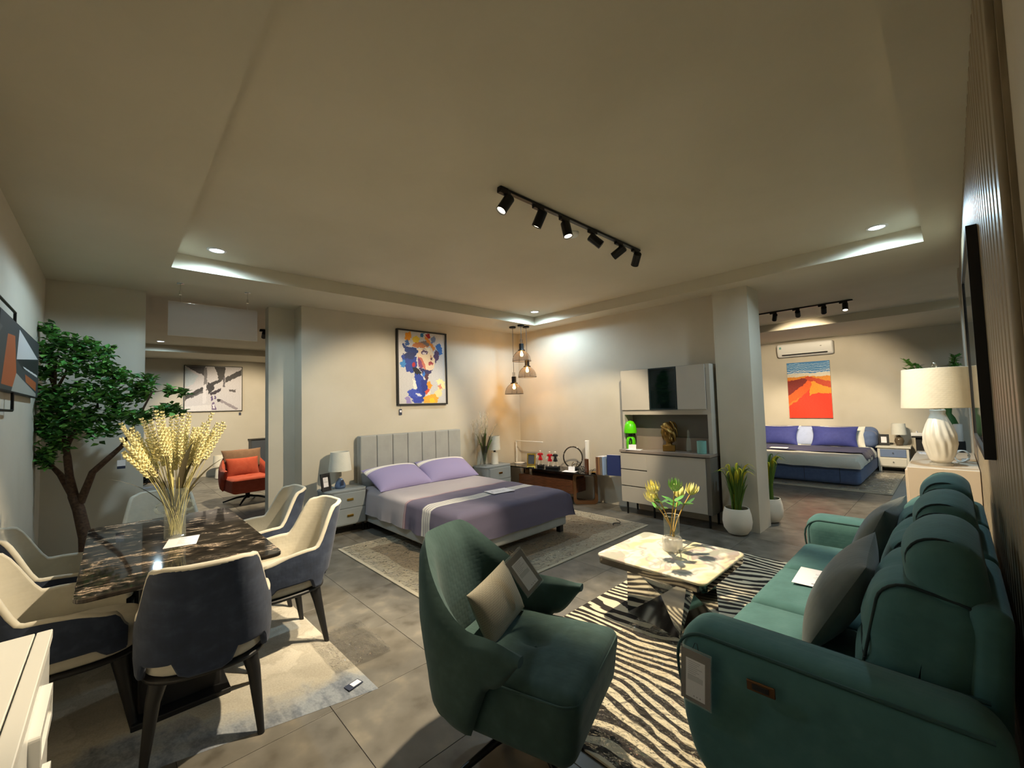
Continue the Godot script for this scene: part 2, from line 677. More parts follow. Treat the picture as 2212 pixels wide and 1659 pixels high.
	glass("frosted_glass", c8(214, 214, 206), 0.5, 0.2)
	# lights
	glow("lens_warm", Color(1.0, 0.93, 0.80), 9.0)
	glow("lens_cool", Color(0.86, 0.93, 1.0), 12.0)
	glow("filament", Color(1.0, 0.78, 0.42), 14.0)
	make_pictures()

func marble_dark() -> Image:
	var w := 768
	var h := 512
	var im := Image.create(w, h, false, Image.FORMAT_RGB8)
	var a := noise(101, 0.006, 5)
	var b := noise(102, 0.02, 4)
	var d := noise(103, 0.004, 4)
	for y in h:
		for x in w:
			# veins run along the short side of the top, wandering
			var p := Vector2(x * 0.45, y * 1.5)
			var wob := b.get_noise_2d(x * 0.5, y) * 22.0
			var r := 1.0 - absf(a.get_noise_2d(p.x * 0.8 + wob, (p.y + x * 0.12) * 2.6 + wob)) * 5.0
			var r2 := 1.0 - absf(a.get_noise_2d(p.x * 1.2 - wob + 900, p.y * 4.0 + wob * 2.0)) * 11.0
			var s := clampf(d.get_noise_2d(x * 1.5, y * 4.0) * 2.6 + 0.45, 0, 1)
			var t := maxf(clampf(r, 0, 1) * s, clampf(r2, 0, 1) * 0.6 * s)
			var c := c8(24, 23, 23).lerp(c8(62, 55, 48), clampf(b.get_noise_2d(x * 0.4, y * 2.4) * 0.9 + 0.35, 0, 1))
			c = c.lerp(c8(232, 206, 178), pow(t, 1.3) * (0.65 + 0.7 * absf(b.get_noise_2d(x * 3.0, y * 3.0))))
			im.set_pixel(x, y, c)
	return im
func marble_light() -> Image:
	var w := 512
	var im := Image.create(w, w, false, Image.FORMAT_RGB8)
	var a := noise(111, 0.0032, 3)
	var b := noise(112, 0.004, 3)
	for y in w:
		for x in w:
			var wx := a.get_noise_2d(x, y) * 130.0
			var wy := b.get_noise_2d(x, y) * 130.0
			var q := a.get_noise_2d(x * 0.7 + wx + 300, y * 1.6 + wy)
			var q2 := b.get_noise_2d(x * 0.8 - wy, y * 1.5 + wx + 700)
			var c := c8(232, 226, 212)
			c = c.lerp(c8(214, 200, 160), clampf(q2 * 2.4, 0, 0.8))
			c = c.lerp(c8(176, 160, 160), clampf((1 - absf(q) * 9.0), 0, 1) * 0.75)
			c = c.lerp(c8(150, 134, 132), clampf((q - 0.34) * 5.0, 0, 0.6))
			c = c.lerp(c8(168, 172, 158), clampf((-q2 - 0.22) * 4.0, 0, 0.7))
			im.set_pixel(x, y, c)
	return im
func zebra() -> Image:
	var w := 1152
	var h := 768
	var im := Image.create(w, h, false, Image.FORMAT_RGB8)
	var a := noise(121, 0.0022, 2)
	var b := noise(122, 0.006, 3)
	var e := noise(123, 0.05, 2)
	var f2 := noise(124, 0.0045, 2)
	for y in h:
		for x in w:
			var wob := a.get_noise_2d(x * 1.0, y * 0.8) * 70.0 + b.get_noise_2d(x * 0.8, y * 0.5) * 20.0 + e.get_noise_2d(x, y * 0.4) * 1.5
			var ph := (x + wob) / 29.0
			var fork := f2.get_noise_2d(x * 1.8, y * 1.1)
			var s := sin(TAU * ph) + 0.7 * sin(TAU * ph * 0.5 + fork * 6.0) * clampf(absf(fork) * 2.4, 0, 1)
			var k := clampf((s + 0.02) * 6.0, 0, 1)
			im.set_pixel(x, y, c8(40, 36, 34).lerp(c8(224, 214, 188), k))
	return im
func dining_rug() -> Image:
	var w := 512
	var im := Image.create(w, w, false, Image.FORMAT_RGB8)
	var a := noise(131, 0.005, 5)
	var b := noise(132, 0.012, 4)
	var d := noise(133, 0.09, 3)
	for y in w:
		for x in w:
			var q := a.get_noise_2d(x + b.get_noise_2d(x, y) * 60, y * 1.5)
			var c := c8(166, 161, 148).lerp(c8(192, 187, 174), clampf(q * 1.6 + 0.5, 0, 1))
			c = c.lerp(c8(140, 132, 116), clampf((1 - absf(q - 0.12) * 9.0), 0, 1) * 0.3)
			var near := clampf((y - w * 0.86 + q * 70.0) / 45.0, 0, 1)   # a dyed blue-grey border
			c = c.lerp(c8(132, 138, 144).lerp(c8(100, 106, 116), clampf(d.get_noise_2d(x, y) * 0.7 + b.get_noise_2d(x * 2, y) * 1.3 + 0.35, 0, 1)), near)
			var n := d.get_noise_2d(x * 3.0, y * 3.0) * 0.05
			im.set_pixel(x, y, Color(c.r + n, c.g + n, c.b + n))
	return im
func bed_rug() -> Image:
	var w := 768
	var h := 512
	var im := Image.create(w, h, false, Image.FORMAT_RGB8)
	var a := noise(141, 0.006, 5)
	var d := noise(142, 0.1, 3)
	for y in h:
		for x in w:
			var e := minf(minf(x, w - x), minf(y, h - y) * 1.0)
			var wob := a.get_noise_2d(x * 1.5, y * 1.5) * 14.0
			var c := c8(128, 116, 98).lerp(c8(146, 134, 114), a.get_noise_2d(x, y) + 0.5)
			if e + wob < 62:
				c = c8(178, 170, 150).lerp(c8(160, 152, 134), a.get_noise_2d(x * 2, y * 2) + 0.5)
			if e < 9:
				c = c8(188, 180, 160)
			var n := d.get_noise_2d(x * 3.0, y * 3.0) * 0.05
			im.set_pixel(x, y, Color(c.r + n, c.g + n, c.b + n))
	return im
func printed(w: int, h: int, seed_: int, kind := 0) -> Image:   # a price sheet: rows of small grey print
	var im := canvas(w, h, c8(236, 234, 238))
	var r := RandomNumberGenerator.new()
	r.seed = seed_
	if kind == 0:
		im.fill_rect(Rect2i(int(w * 0.40), int(h * 0.12), int(w * 0.2), int(h * 0.05)), c8(150, 150, 160))
		for k in 8:
			im.fill_rect(Rect2i(int(w * 0.36), int(h * (0.3 + 0.06 * k)), int(w * r.randf_range(0.14, 0.3)), maxi(1, int(h * 0.018))), c8(168, 168, 176))
	else:
		for k in 9:
			im.fill_rect(Rect2i(int(w * 0.12), int(h * (0.06 + 0.05 * k)), int(w * r.randf_range(0.4, 0.75)), maxi(1, int(h * 0.014))), c8(176, 176, 184))
		im.fill_rect(Rect2i(int(w * 0.1), int(h * 0.42), int(w * 0.8), int(h * 0.14)), c8(206, 206, 210))
		for k in 3:
			im.fill_rect(Rect2i(int(w * (0.4 + 0.16 * k)), int(h * 0.92), int(w * 0.07), int(h * 0.03)), c8(150, 150, 156))
	return im

func make_pictures() -> void:
	var m := pic("dark_marble", marble_dark(), 0.05)
	m.metallic_specular = 0.4
	m = pic("light_marble", marble_light(), 0.12)
	pic("zebra", zebra(), 0.95)
	pic("dining_rug", dining_rug(), 0.95)
	pic("bed_rug", bed_rug(), 0.95)
	pic("sheet_a", printed(128, 180, 1), 0.8)
	pic("sheet_b", printed(128, 220, 2, 1), 0.8)
	# woman's face in flat strokes of colour
	var im := canvas(384, 500, c8(206, 204, 204))
	var P := [
		[c8(232, 150, 24), .15, .03, .25, .0, .28, .08, .22, .13, .13, .11], [c8(240, 206, 60), .27, .10, .38, .05, .46, .10, .35, .17],
		[c8(30, 116, 178), .45, .01, .54, .0, .52, .06, .46, .06], [c8(176, 28, 40), .56, .01, .66, .0, .67, .06, .60, .07],
		[c8(112, 132, 176), .68, .06, .78, .03, .78, .12, .70, .15], [c8(60, 96, 156), .12, .14, .20, .11, .24, .18, .16, .20],
		[c8(34, 58, 120), .08, .17, .20, .22, .34, .22, .42, .26, .34, .34, .22, .32, .12, .26],
		[c8(40, 66, 150), .06, .34, .2, .32, .36, .34, .38, .48, .30, .58, .18, .56, .10, .46],
		[c8(54, 132, 202), .03, .43, .12, .40, .16, .46, .10, .51, .05, .50], [c8(38, 52, 104), .10, .32, .24, .28, .36, .30, .30, .38, .14, .38],
		[c8(206, 128, 74), .26, .20, .40, .13, .58, .12, .66, .17, .60, .21, .40, .22], [c8(132, 118, 112), .44, .13, .6, .11, .68, .17, .58, .18],
		[c8(230, 140, 26), .54, .05, .62, .07, .70, .14, .78, .20, .74, .26, .68, .19, .58, .11],
		[c8(30, 104, 190), .78, .17, .88, .13, .93, .20, .94, .28, .88, .30, .82, .23], [c8(74, 44, 92), .78, .22, .88, .28, .84, .36, .78, .44, .74, .34],
		[c8(236, 212, 178), .40, .24, .56, .20, .68, .22, .74, .30, .76, .40, .74, .50, .66, .56, .54, .52, .44, .44, .38, .34],
		[c8(204, 112, 92), .40, .34, .48, .36, .54, .44, .56, .52, .46, .48, .40, .42], [c8(132, 62, 110), .40, .36, .46, .40, .50, .50, .44, .52, .40, .44],
		[c8(240, 226, 200), .52, .22, .64, .21, .66, .27, .54, .27], [c8(96, 72, 96), .46, .27, .52, .25, .60, .26, .61, .29, .52, .31, .47, .30],
		[c8(226, 212, 214), .50, .28, .59, .27, .58, .30, .51, .305], [c8(70, 50, 70), .46, .245, .54, .225, .62, .24, .54, .235],
		[c8(210, 152, 110), .66, .30, .70, .33, .72, .37, .67, .375], [c8(84, 52, 66), .66, .36, .72, .355, .71, .38, .67, .38],
		[c8(158, 50, 62), .62, .42, .68, .40, .74, .42, .72, .45, .64, .445], [c8(190, 84, 88), .62, .435, .73, .435, .70, .46, .64, .455],
		[c8(230, 206, 180), .58, .48, .72, .48, .70, .53, .60, .53],
		[c8(48, 44, 96), .42, .50, .56, .52, .68, .53, .72, .52, .68, .57, .60, .60, .48, .58], [c8(24, 22, 30), .28, .50, .40, .50, .46, .57, .44, .62, .34, .60],
		[c8(38, 66, 160), .32, .58, .46, .60, .52, .68, .56, .84, .52, .98, .38, .98, .34, .78], [c8(82, 46, 62), .52, .58, .64, .58, .60, .68, .56, .72],
		[c8(46, 122, 216), .48, .57, .54, .56, .55, .62, .50, .64], [c8(30, 50, 140), .46, .68, .58, .66, .60, .82, .52, .88, .46, .80],
		[c8(178, 32, 44), .28, .44, .33, .43, .34, .48, .29, .50], [c8(240, 236, 226), .28, .66, .34, .68, .37, .80, .32, .82, .29, .76],
		[c8(62, 84, 186), .16, .84, .30, .80, .46, .86, .46, .92, .24, .92], [c8(50, 70, 176), .24, .90, .46, .94, .46, 1., .30, 1.],
		[c8(154, 140, 196), .12, .92, .20, .90, .26, 1., .16, 1.], [c8(222, 226, 240), .34, .86, .46, .88, .46, .90, .34, .885],
		[c8(214, 84, 54), .54, .84, .62, .78, .66, .82, .58, .90], [c8(236, 156, 36), .58, .72, .62, .68, .70, .74, .66, .80, .60, .78],
		[c8(240, 222, 204), .56, .88, .64, .82, .68, .84, .60, .92], [c8(238, 176, 60), .50, .92, .66, .88, .76, .86, .84, .90, .80, 1., .52, 1.],
		[c8(248, 206, 44), .62, .95, .72, .91, .76, .99, .66, 1.], [c8(240, 222, 164), .74, .86, .84, .78, .92, .80, .90, .90, .82, .92],
		[c8(222, 142, 110), .80, .76, .88, .73, .94, .76, .88, .80], [c8(242, 234, 176), .78, .68, .88, .64, .98, .70, .98, .80, .93, .80, .90, .72, .82, .73],
	]
	for p in P:
		fill_poly(im, p.slice(1), p[0])
	pic("portrait_print", rough_edges(im, 11, 7, 0.035), 0.6)
	# sand dunes
	im = canvas(256, 340, c8(238, 56, 22))
	fill_poly(im, [0, 0, 1, 0, 1, .24, 0, .24], c8(66, 132, 190))
	for k in 7:
		var y := 0.03 + k * 0.032
		fill_poly(im, [0, y, .3, y - .012, .6, y + .01, 1, y - .008, 1, y + .006, .6, y + .022, .3, y + .004, 0, y + .014], c8(150, 188, 216) if k < 4 else c8(214, 222, 226))
	fill_poly(im, [0, .20, 1, .20, 1, .27, 0, .27], c8(222, 214, 196))
	fill_poly(im, [0, .27, .3, .26, .5, .25, .75, .27, 1, .26, 1, .36, 0, .36], c8(222, 138, 34))
	fill_poly(im, [0, .32, .2, .31, .42, .28, .52, .25, .6, .28, .8, .33, 1, .36, 1, .50, 0, .50], c8(196, 62, 20))
	fill_poly(im, [0, .33, .25, .31, .40, .29, .48, .33, .34, .42, .12, .54, 0, .60], c8(126, 30, 18))
	fill_poly(im, [.54, .36, .62, .35, .8, .43, 1, .48, 1, .58, .7, .56, .5, .60], c8(240, 150, 30))
	fill_poly(im, [.48, .33, .56, .36, .55, .45, .46, .54, .2, .66, 0, .74, 0, .60, .2, .50, .36, .42], c8(236, 92, 22))
	fill_poly(im, [0, .74, .2, .66, .34, .60, .22, .68, 0, .79], c8(244, 120, 34))
	pic("dune_print", rough_edges(im, 7, 17, 0.03), 0.6)
	# black and white composition
	im = canvas(384, 300, c8(206, 202, 206))
	var B := [
		[c8(74, 72, 76), 0, 0, .34, 0, .34, .22, .2, .14], [c8(190, 200, 206), 0, .04, .22, .22, .12, .42, 0, .46], [c8(120, 118, 122), .32, .02, .37, .02, .37, .52, .32, .5],
		[c8(62, 60, 60), .5, 0, .7, 0, .68, .28, .58, .34, .56, .16], [c8(60, 58, 60), .7, .24, 1, .04, 1, .18, .7, .36], [c8(92, 90, 94), .1, .66, .4, .46, .4, .52, .1, .72],
		[c8(44, 44, 48), 0, .66, .36, .42, .60, .28, .62, .34, .36, .50, 0, .76], [c8(40, 38, 44), .38, .36, .5, .40, .50, .52, .40, .62, .38, .5], [c8(30, 30, 38), .42, .42, .47, .42, .47, .50, .42, .50],
		[c8(44, 34, 50), .42, .60, .62, .48, .62, .56, .44, .66], [c8(96, 92, 100), .66, .22, .69, .22, .69, .46, .66, .46], [c8(88, 82, 84), .76, .52, .9, .52, .88, .58, .76, .56],
		[c8(38, 34, 44), .55, .74, .62, .74, .61, .80, .56, .79], [c8(150, 142, 150), .62, .74, .94, .96, .9, 1., .6, .8], [c8(220, 216, 220), .30, .44, .36, .40, .36, .82, .30, .84],
		[c8(96, 78, 122), .44, .68, .47, .66, .48, .76, .45, .78], [c8(102, 88, 126), .50, .66, .53, .66, .53, .74, .50, .74], [c8(110, 92, 130), .46, .82, .50, .80, .54, .98, .46, .98], [c8(232, 228, 232), .47, .86, .50, .84, .51, .95, .48, .95],
		[c8(222, 218, 220), 0, .90, .44, .86, .44, 1., 0, 1.],
	]
	for p in B:
		fill_poly(im, p.slice(1), p[0])
	pic("mono_print", rough_edges(im, 7, 27, 0.04), 0.6)
	# geometric panel on the left wall: 0 = near end, 1 = far end
	im = canvas(420, 150, c8(66, 70, 72))
	for p in [[c8(214, 214, 214), .76, .05, .99, .30, .74, .52], [c8(180, 96, 54), .66, .24, .72, .20, .75, .94, .62, .94], [c8(40, 44, 46), .74, .52, .99, .32, .99, .6, .8, .62], [c8(220, 220, 216), .80, .57, .985, .60, .985, .64, .82, .60],
			[c8(172, 96, 54), .83, .68, .97, .74, .97, .90, .84, .80], [c8(168, 168, 160), .74, .72, .8, .78, .97, .94, .97, 1., .70, 1.], [c8(92, 96, 96), .3, 0, .62, .2, .5, .8, .2, .5], [c8(186, 104, 60), .1, .1, .24, .0, .3, .5, .16, .7]]:
		var q := []
		for i in range(1, p.size()):
			q.append(1.0 - (1.0 - p[i]) * 2.5 if i % 2 == 1 else p[i])
		fill_poly(im, q, p[0])
	pic("geometric_print", im, 0.5)

func build_shell() -> void:
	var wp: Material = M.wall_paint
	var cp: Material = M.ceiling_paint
	# floor bed and its tiles
	var fl := struct("floor", slab(Vector3(-1.6, -0.2, -12.6), Vector3(11.6, -0.012, 1.75)), M.grout)
	var tmesh := []
	for k in 4:
		var tm := MB.new()
		tm.rbox(Vector3(0, -0.006, 0), Vector3(0.5975, 0.012, 0.5975), 0.0015, 1)
		tmesh.append(tm.mesh())
	var r := RandomNumberGenerator.new()
	r.seed = 5
	var wide := {0: [-0.7, 5.6, -5.8, 0.3], 1: [5.6, 11.5, -4.2, 0.3], 2: [-0.7, 3.0, -12.5, -5.8]}
	var n := 0
	for a in wide.values():
		var i0 := int(floor((a[0] - 0.815) / 0.6 + 0.5))
		var i1 := int(floor((a[1] - 0.815) / 0.6 + 0.5))
		var j0 := int(floor((a[2] + 2.82) / 0.6 + 0.5))
		var j1 := int(floor((a[3] + 2.82) / 0.6 + 0.5))
		for i in range(i0, i1):
			for j in range(j0, j1):
				var o := MeshInstance3D.new()
				o.mesh = tmesh[r.randi() % 4]
				o.material_override = M["tile%d" % (r.randi() % 4)]
				o.name = "tile"
				fl.add_child(o, true)
				o.position = Vector3(0.815 + 0.6 * (i + 0.5), 0, -2.82 + 0.6 * (j + 0.5))
				o.rotation.y = PI / 2 * (r.randi() % 4)
				n += 1
	# walls
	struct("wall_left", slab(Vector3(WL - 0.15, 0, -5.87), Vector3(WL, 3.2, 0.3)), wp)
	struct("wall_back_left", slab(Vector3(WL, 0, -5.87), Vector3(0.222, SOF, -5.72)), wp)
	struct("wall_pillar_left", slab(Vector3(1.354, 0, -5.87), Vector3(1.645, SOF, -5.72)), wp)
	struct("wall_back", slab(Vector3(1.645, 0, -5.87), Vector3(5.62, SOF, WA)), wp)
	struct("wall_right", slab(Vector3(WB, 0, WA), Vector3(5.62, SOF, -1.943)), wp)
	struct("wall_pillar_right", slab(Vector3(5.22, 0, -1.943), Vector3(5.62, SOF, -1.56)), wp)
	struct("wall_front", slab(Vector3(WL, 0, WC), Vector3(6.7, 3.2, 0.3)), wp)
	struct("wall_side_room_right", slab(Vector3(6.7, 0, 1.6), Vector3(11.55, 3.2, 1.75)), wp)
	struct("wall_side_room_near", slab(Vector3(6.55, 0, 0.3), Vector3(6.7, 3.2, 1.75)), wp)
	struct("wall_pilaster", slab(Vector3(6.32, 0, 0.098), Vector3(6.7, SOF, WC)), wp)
	# fluted board behind the sofa, each batten its own piece
	var fb := struct("trim_1", slab(Vector3(1.62, 0, 0.128), Vector3(6.3, SOF, WC)), M.flute_wood)
	var bat := MB.new()
	bat.rbox(Vector3(0, SOF / 2, 0), Vector3(0.078, SOF - 0.004, 0.026), 0.012, 2)
	var bm := bat.mesh()
	for k in 42:
		var o := MeshInstance3D.new()
		o.mesh = bm
		o.material_override = M.flute_wood
		o.name = "batten"
		fb.add_child(o, true)
		o.position = Vector3(1.68 + 0.11 * k, 0, 0.124)
	# far rooms
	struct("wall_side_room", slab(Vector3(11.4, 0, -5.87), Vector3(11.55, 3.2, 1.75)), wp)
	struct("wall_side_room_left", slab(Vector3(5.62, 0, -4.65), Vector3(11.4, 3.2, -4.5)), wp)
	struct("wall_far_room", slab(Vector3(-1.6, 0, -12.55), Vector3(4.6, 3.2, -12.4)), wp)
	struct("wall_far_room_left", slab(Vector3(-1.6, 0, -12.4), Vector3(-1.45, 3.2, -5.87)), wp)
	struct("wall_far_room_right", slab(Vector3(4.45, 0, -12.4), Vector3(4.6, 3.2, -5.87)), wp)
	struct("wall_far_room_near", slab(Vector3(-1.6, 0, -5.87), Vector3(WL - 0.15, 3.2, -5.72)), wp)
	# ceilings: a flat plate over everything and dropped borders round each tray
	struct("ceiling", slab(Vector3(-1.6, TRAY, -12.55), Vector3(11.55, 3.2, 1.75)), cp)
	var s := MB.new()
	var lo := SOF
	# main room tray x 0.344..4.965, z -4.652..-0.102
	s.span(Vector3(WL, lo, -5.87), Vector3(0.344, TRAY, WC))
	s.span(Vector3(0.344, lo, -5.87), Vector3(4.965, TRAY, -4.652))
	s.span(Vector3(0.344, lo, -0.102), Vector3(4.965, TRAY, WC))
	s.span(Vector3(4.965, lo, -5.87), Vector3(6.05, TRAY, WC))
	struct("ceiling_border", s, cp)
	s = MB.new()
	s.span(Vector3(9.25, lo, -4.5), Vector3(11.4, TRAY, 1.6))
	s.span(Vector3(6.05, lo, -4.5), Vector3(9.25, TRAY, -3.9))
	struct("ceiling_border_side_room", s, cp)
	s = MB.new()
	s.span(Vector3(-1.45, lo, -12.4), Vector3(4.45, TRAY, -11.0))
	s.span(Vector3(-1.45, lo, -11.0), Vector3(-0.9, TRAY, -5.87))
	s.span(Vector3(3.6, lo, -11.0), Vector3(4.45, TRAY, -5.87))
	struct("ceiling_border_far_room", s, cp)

func spot(called: String, at: Vector3, to: Vector3, col: Color, energy: float, half: float, soft: float, size := 0.025) -> SpotLight3D:
	var l := SpotLight3D.new()
	l.name = called
	l.light_color = col
	l.light_energy = energy
	l.spot_angle = half
	l.spot_angle_attenuation = soft
	l.spot_range = 14.0
	l.spot_attenuation = 2.0
	l.light_size = size
	l.shadow_enabled = true
	add_child(l)
	var d := (to - at).normalized()
	l.look_at_from_position(at, at + d, Vector3.UP if absf(d.y) < 0.98 else Vector3.RIGHT)
	return l

const WARM := Color(1.0, 0.915, 0.775)
const COOL := Color(0.80, 0.93, 1.0)

func downlight(at: Vector3, label: String, energy := 2.3) -> void:
	var t := thing("ceiling_downlight", label, "downlight", at, 0.0, "recessed ceiling downlights")
	var m := MB.new()
	m.lathe([Vector2(0.052, -0.002), Vector2(0.056, -0.010), Vector2(0.072, -0.006), Vector2(0.075, 0.0)], Vector3.ZERO, 28)
	part("trim_ring", m, M.white_plastic, t)
	m = MB.new()
	m.lathe([Vector2(0.0, -0.005), Vector2(0.053, -0.005), Vector2(0.053, -0.005), Vector2(0.053, 0.0)], Vector3.ZERO, 28)
	part("lens", m, M.lens_cool, t)
	spot("downlight_lamp", at + Vector3(0, -0.012, 0), at + Vector3(0, -1, 0), COOL, energy, 86.0, 0.55, 0.05)

# a rail with cylinder heads: heads = [rail position, target, energy]
func track(called: String, label: String, a: Vector3, b: Vector3, heads: Array, half := 26.0) -> void:
	var t := thing(called, label, "track light", (a + b) / 2)
	var c := (a + b) / 2
	var ax := (b - a).normalized()
	var side := ax.cross(Vector3.UP)
	var m := MB.new()
	m.X = Transform3D(Basis(ax, Vector3.UP, side), Vector3.ZERO)
	m.rbox(Vector3(0, -0.009, 0), Vector3(a.distance_to(b), 0.018, 0.034), 0.003, 1)
	part("rail", m, M.black_metal, t)
	m = MB.new()
	m.X = Transform3D(Basis(ax, Vector3.UP, side), Vector3.ZERO)
	m.rbox(Vector3(-a.distance_to(b) / 2 + 0.03, -0.012, 0), Vector3(0.07, 0.03, 0.038), 0.004, 1)
	part("end_feed", m, M.black_metal, t)
	for h in heads:
		var p: Vector3 = h[0] - c
		var piv: Vector3 = p + Vector3(0, -0.085, 0)
		var d: Vector3 = (h[1] - (piv + c)).normalized()
		m = MB.new()
		m.X = Transform3D(Basis(ax, Vector3.UP, side), p)
		m.rbox(Vector3(-0.02, -0.026, 0), Vector3(0.10, 0.026, 0.032), 0.004, 1)
		m.X = Transform3D()
		m.cyl(p + Vector3(0, -0.03, 0), piv, 0.011, 0.011, 10)
		var hd := part("spotlight_head", m, M.black_metal, t)
		m = MB.new()
		var f := MB.ring_frame(d)
		m.X = Transform3D(Basis(f[0], d, f[1]), piv)
		m.lathe([Vector2(0, -0.048), Vector2(0.030, -0.048), Vector2(0.036, -0.040), Vector2(0.036, -0.040), Vector2(0.036, 0.075), Vector2(0.036, 0.075), Vector2(0.031, 0.075), Vector2(0.031, 0.075), Vector2(0.027, 0.060)], Vector3.ZERO, 22)
		part("barrel", m, M.black_metal, hd)
		m = MB.new()
		m.X = Transform3D(Basis(f[0], d, f[1]), piv)
		m.lathe([Vector2(0.0, 0.068), Vector2(0.030, 0.068), Vector2(0.030, 0.068), Vector2(0.030, 0.062)], Vector3.ZERO, 22)
		part("lens", m, M.lens_warm, hd)
		spot("track_lamp", piv + c + d * 0.082, h[1], WARM, h[2], h[3] if h.size() > 3 else half, 0.5, 0.028)

func build_lights() -> void:
	downlight(Vector3(0.63, TRAY, -4.36), "round downlight in the ceiling tray above the artificial tree")
	downlight(Vector3(4.67, TRAY, -4.36), "round downlight in the ceiling tray beside the three pendants")
	downlight(Vector3(4.68, TRAY, -0.37), "round downlight in the ceiling tray above the beige sideboard")
	downlight(Vector3(0.63, TRAY, -10.5), "round downlight in the far room beyond the hanging acrylic panel")
	downlight(Vector3(8.7, TRAY, 0.62), "round downlight in the side room hidden past the fluted wall")
	var y := 2.922
	track("ceiling_track_light", "black ceiling track with six cylinder spotlights over the coffee table", Vector3(1.80, y, -1.96), Vector3(3.56, y, -1.96), [
		[Vector3(1.86, y, -1.96), Vector3(0.30, 0.30, -2.55), 11.0, 33.0],
		[Vector3(2.19, y, -1.96), Vector3(1.75, 0.0, -3.5), 7.0, 24.0],
		[Vector3(2.48, y, -1.96), Vector3(2.45, 0.2, -1.35), 9.5, 25.0],
		[Vector3(2.84, y, -1.96), Vector3(4.45, 0.85, -0.28), 9.0, 24.0],
		[Vector3(3.23, y, -1.96), Vector3(2.70, 1.0, -5.4), 8.0, 25.0],
		[Vector3(3.51, y, -1.96), Vector3(5.2, 0.55, -4.0), 5.5, 25.0],
	])
	track("ceiling_track_light", "black ceiling track with four spotlights in the side room", Vector3(7.9, y, -2.26), Vector3(7.9, y, -0.95), [
		[Vector3(7.9, y, -1.96), Vector3(10.9, 0.4, -3.2), 6.0], [Vector3(7.9, y, -1.64), Vector3(11.3, 1.0, -2.2), 7.0, 36.0], [Vector3(7.9, y, -1.3), Vector3(11.0, 0.5, -1.9), 6.0], [Vector3(7.9, y, -1.04), Vector3(6.6, 0.0, -0.9), 6.0, 24.0],
	])
	track("ceiling_track_light", "black ceiling track with two lit spotlights in the far room", Vector3(1.80, y, -8.15), Vector3(2.75, y, -8.15), [
		[Vector3(1.86, y, -8.15), Vector3(2.3, 0.5, -12.3), 15.0, 30.0], [Vector3(2.1, y, -8.15), Vector3(1.7, 0.0, -9.0), 10.0, 32.0],
	])
	var m := MB.new()
	m.lathe([Vector2(0.055, 0.0), Vector2(0.055, -0.012), Vector2(0.055, -0.012), Vector2(0.045, -0.03), Vector2(0.0, -0.036)], Vector3.ZERO, 24)
	solo("smoke_detector", m, M.white_plastic, "round white smoke detector on the ceiling beside the track", "smoke detector", Vector3(2.76, TRAY, -2.12))

func film(w: float, d: float, seed_: int, amp: float, nx: int, nz: int) -> MB:   # wrinkled clear wrapping over a rug
	var f := noise(seed_, 2.2, 3)
	var g := noise(seed_ + 1, 1.0, 2)
	var P := []
	for i in nz + 1:
		var row := PackedVector3Array()
		for j in nx + 1:
			var x := w * (float(j) / nx - 0.5)
			var z := d * (float(i) / nz - 0.5)
			var k := pow(1.0 - absf(f.get_noise_2d(x * 2.2 + g.get_noise_2d(x, z) * 0.8, z * 0.9 + x * 0.5)), 5.0)
			row.append(Vector3(x, 0.003 + amp * k, z))
		P.append(row)
	var m := MB.new()
	m.grid(P)
	return m
func rug_mesh(w: float, d: float, h: float) -> MB:
	var m := MB.new()
	m.rbox(Vector3(0, h / 2, 0), Vector3(w, h, d), h * 0.45, 2, 4)
	return uv_top(m, -w / 2, w / 2, -d / 2, d / 2)
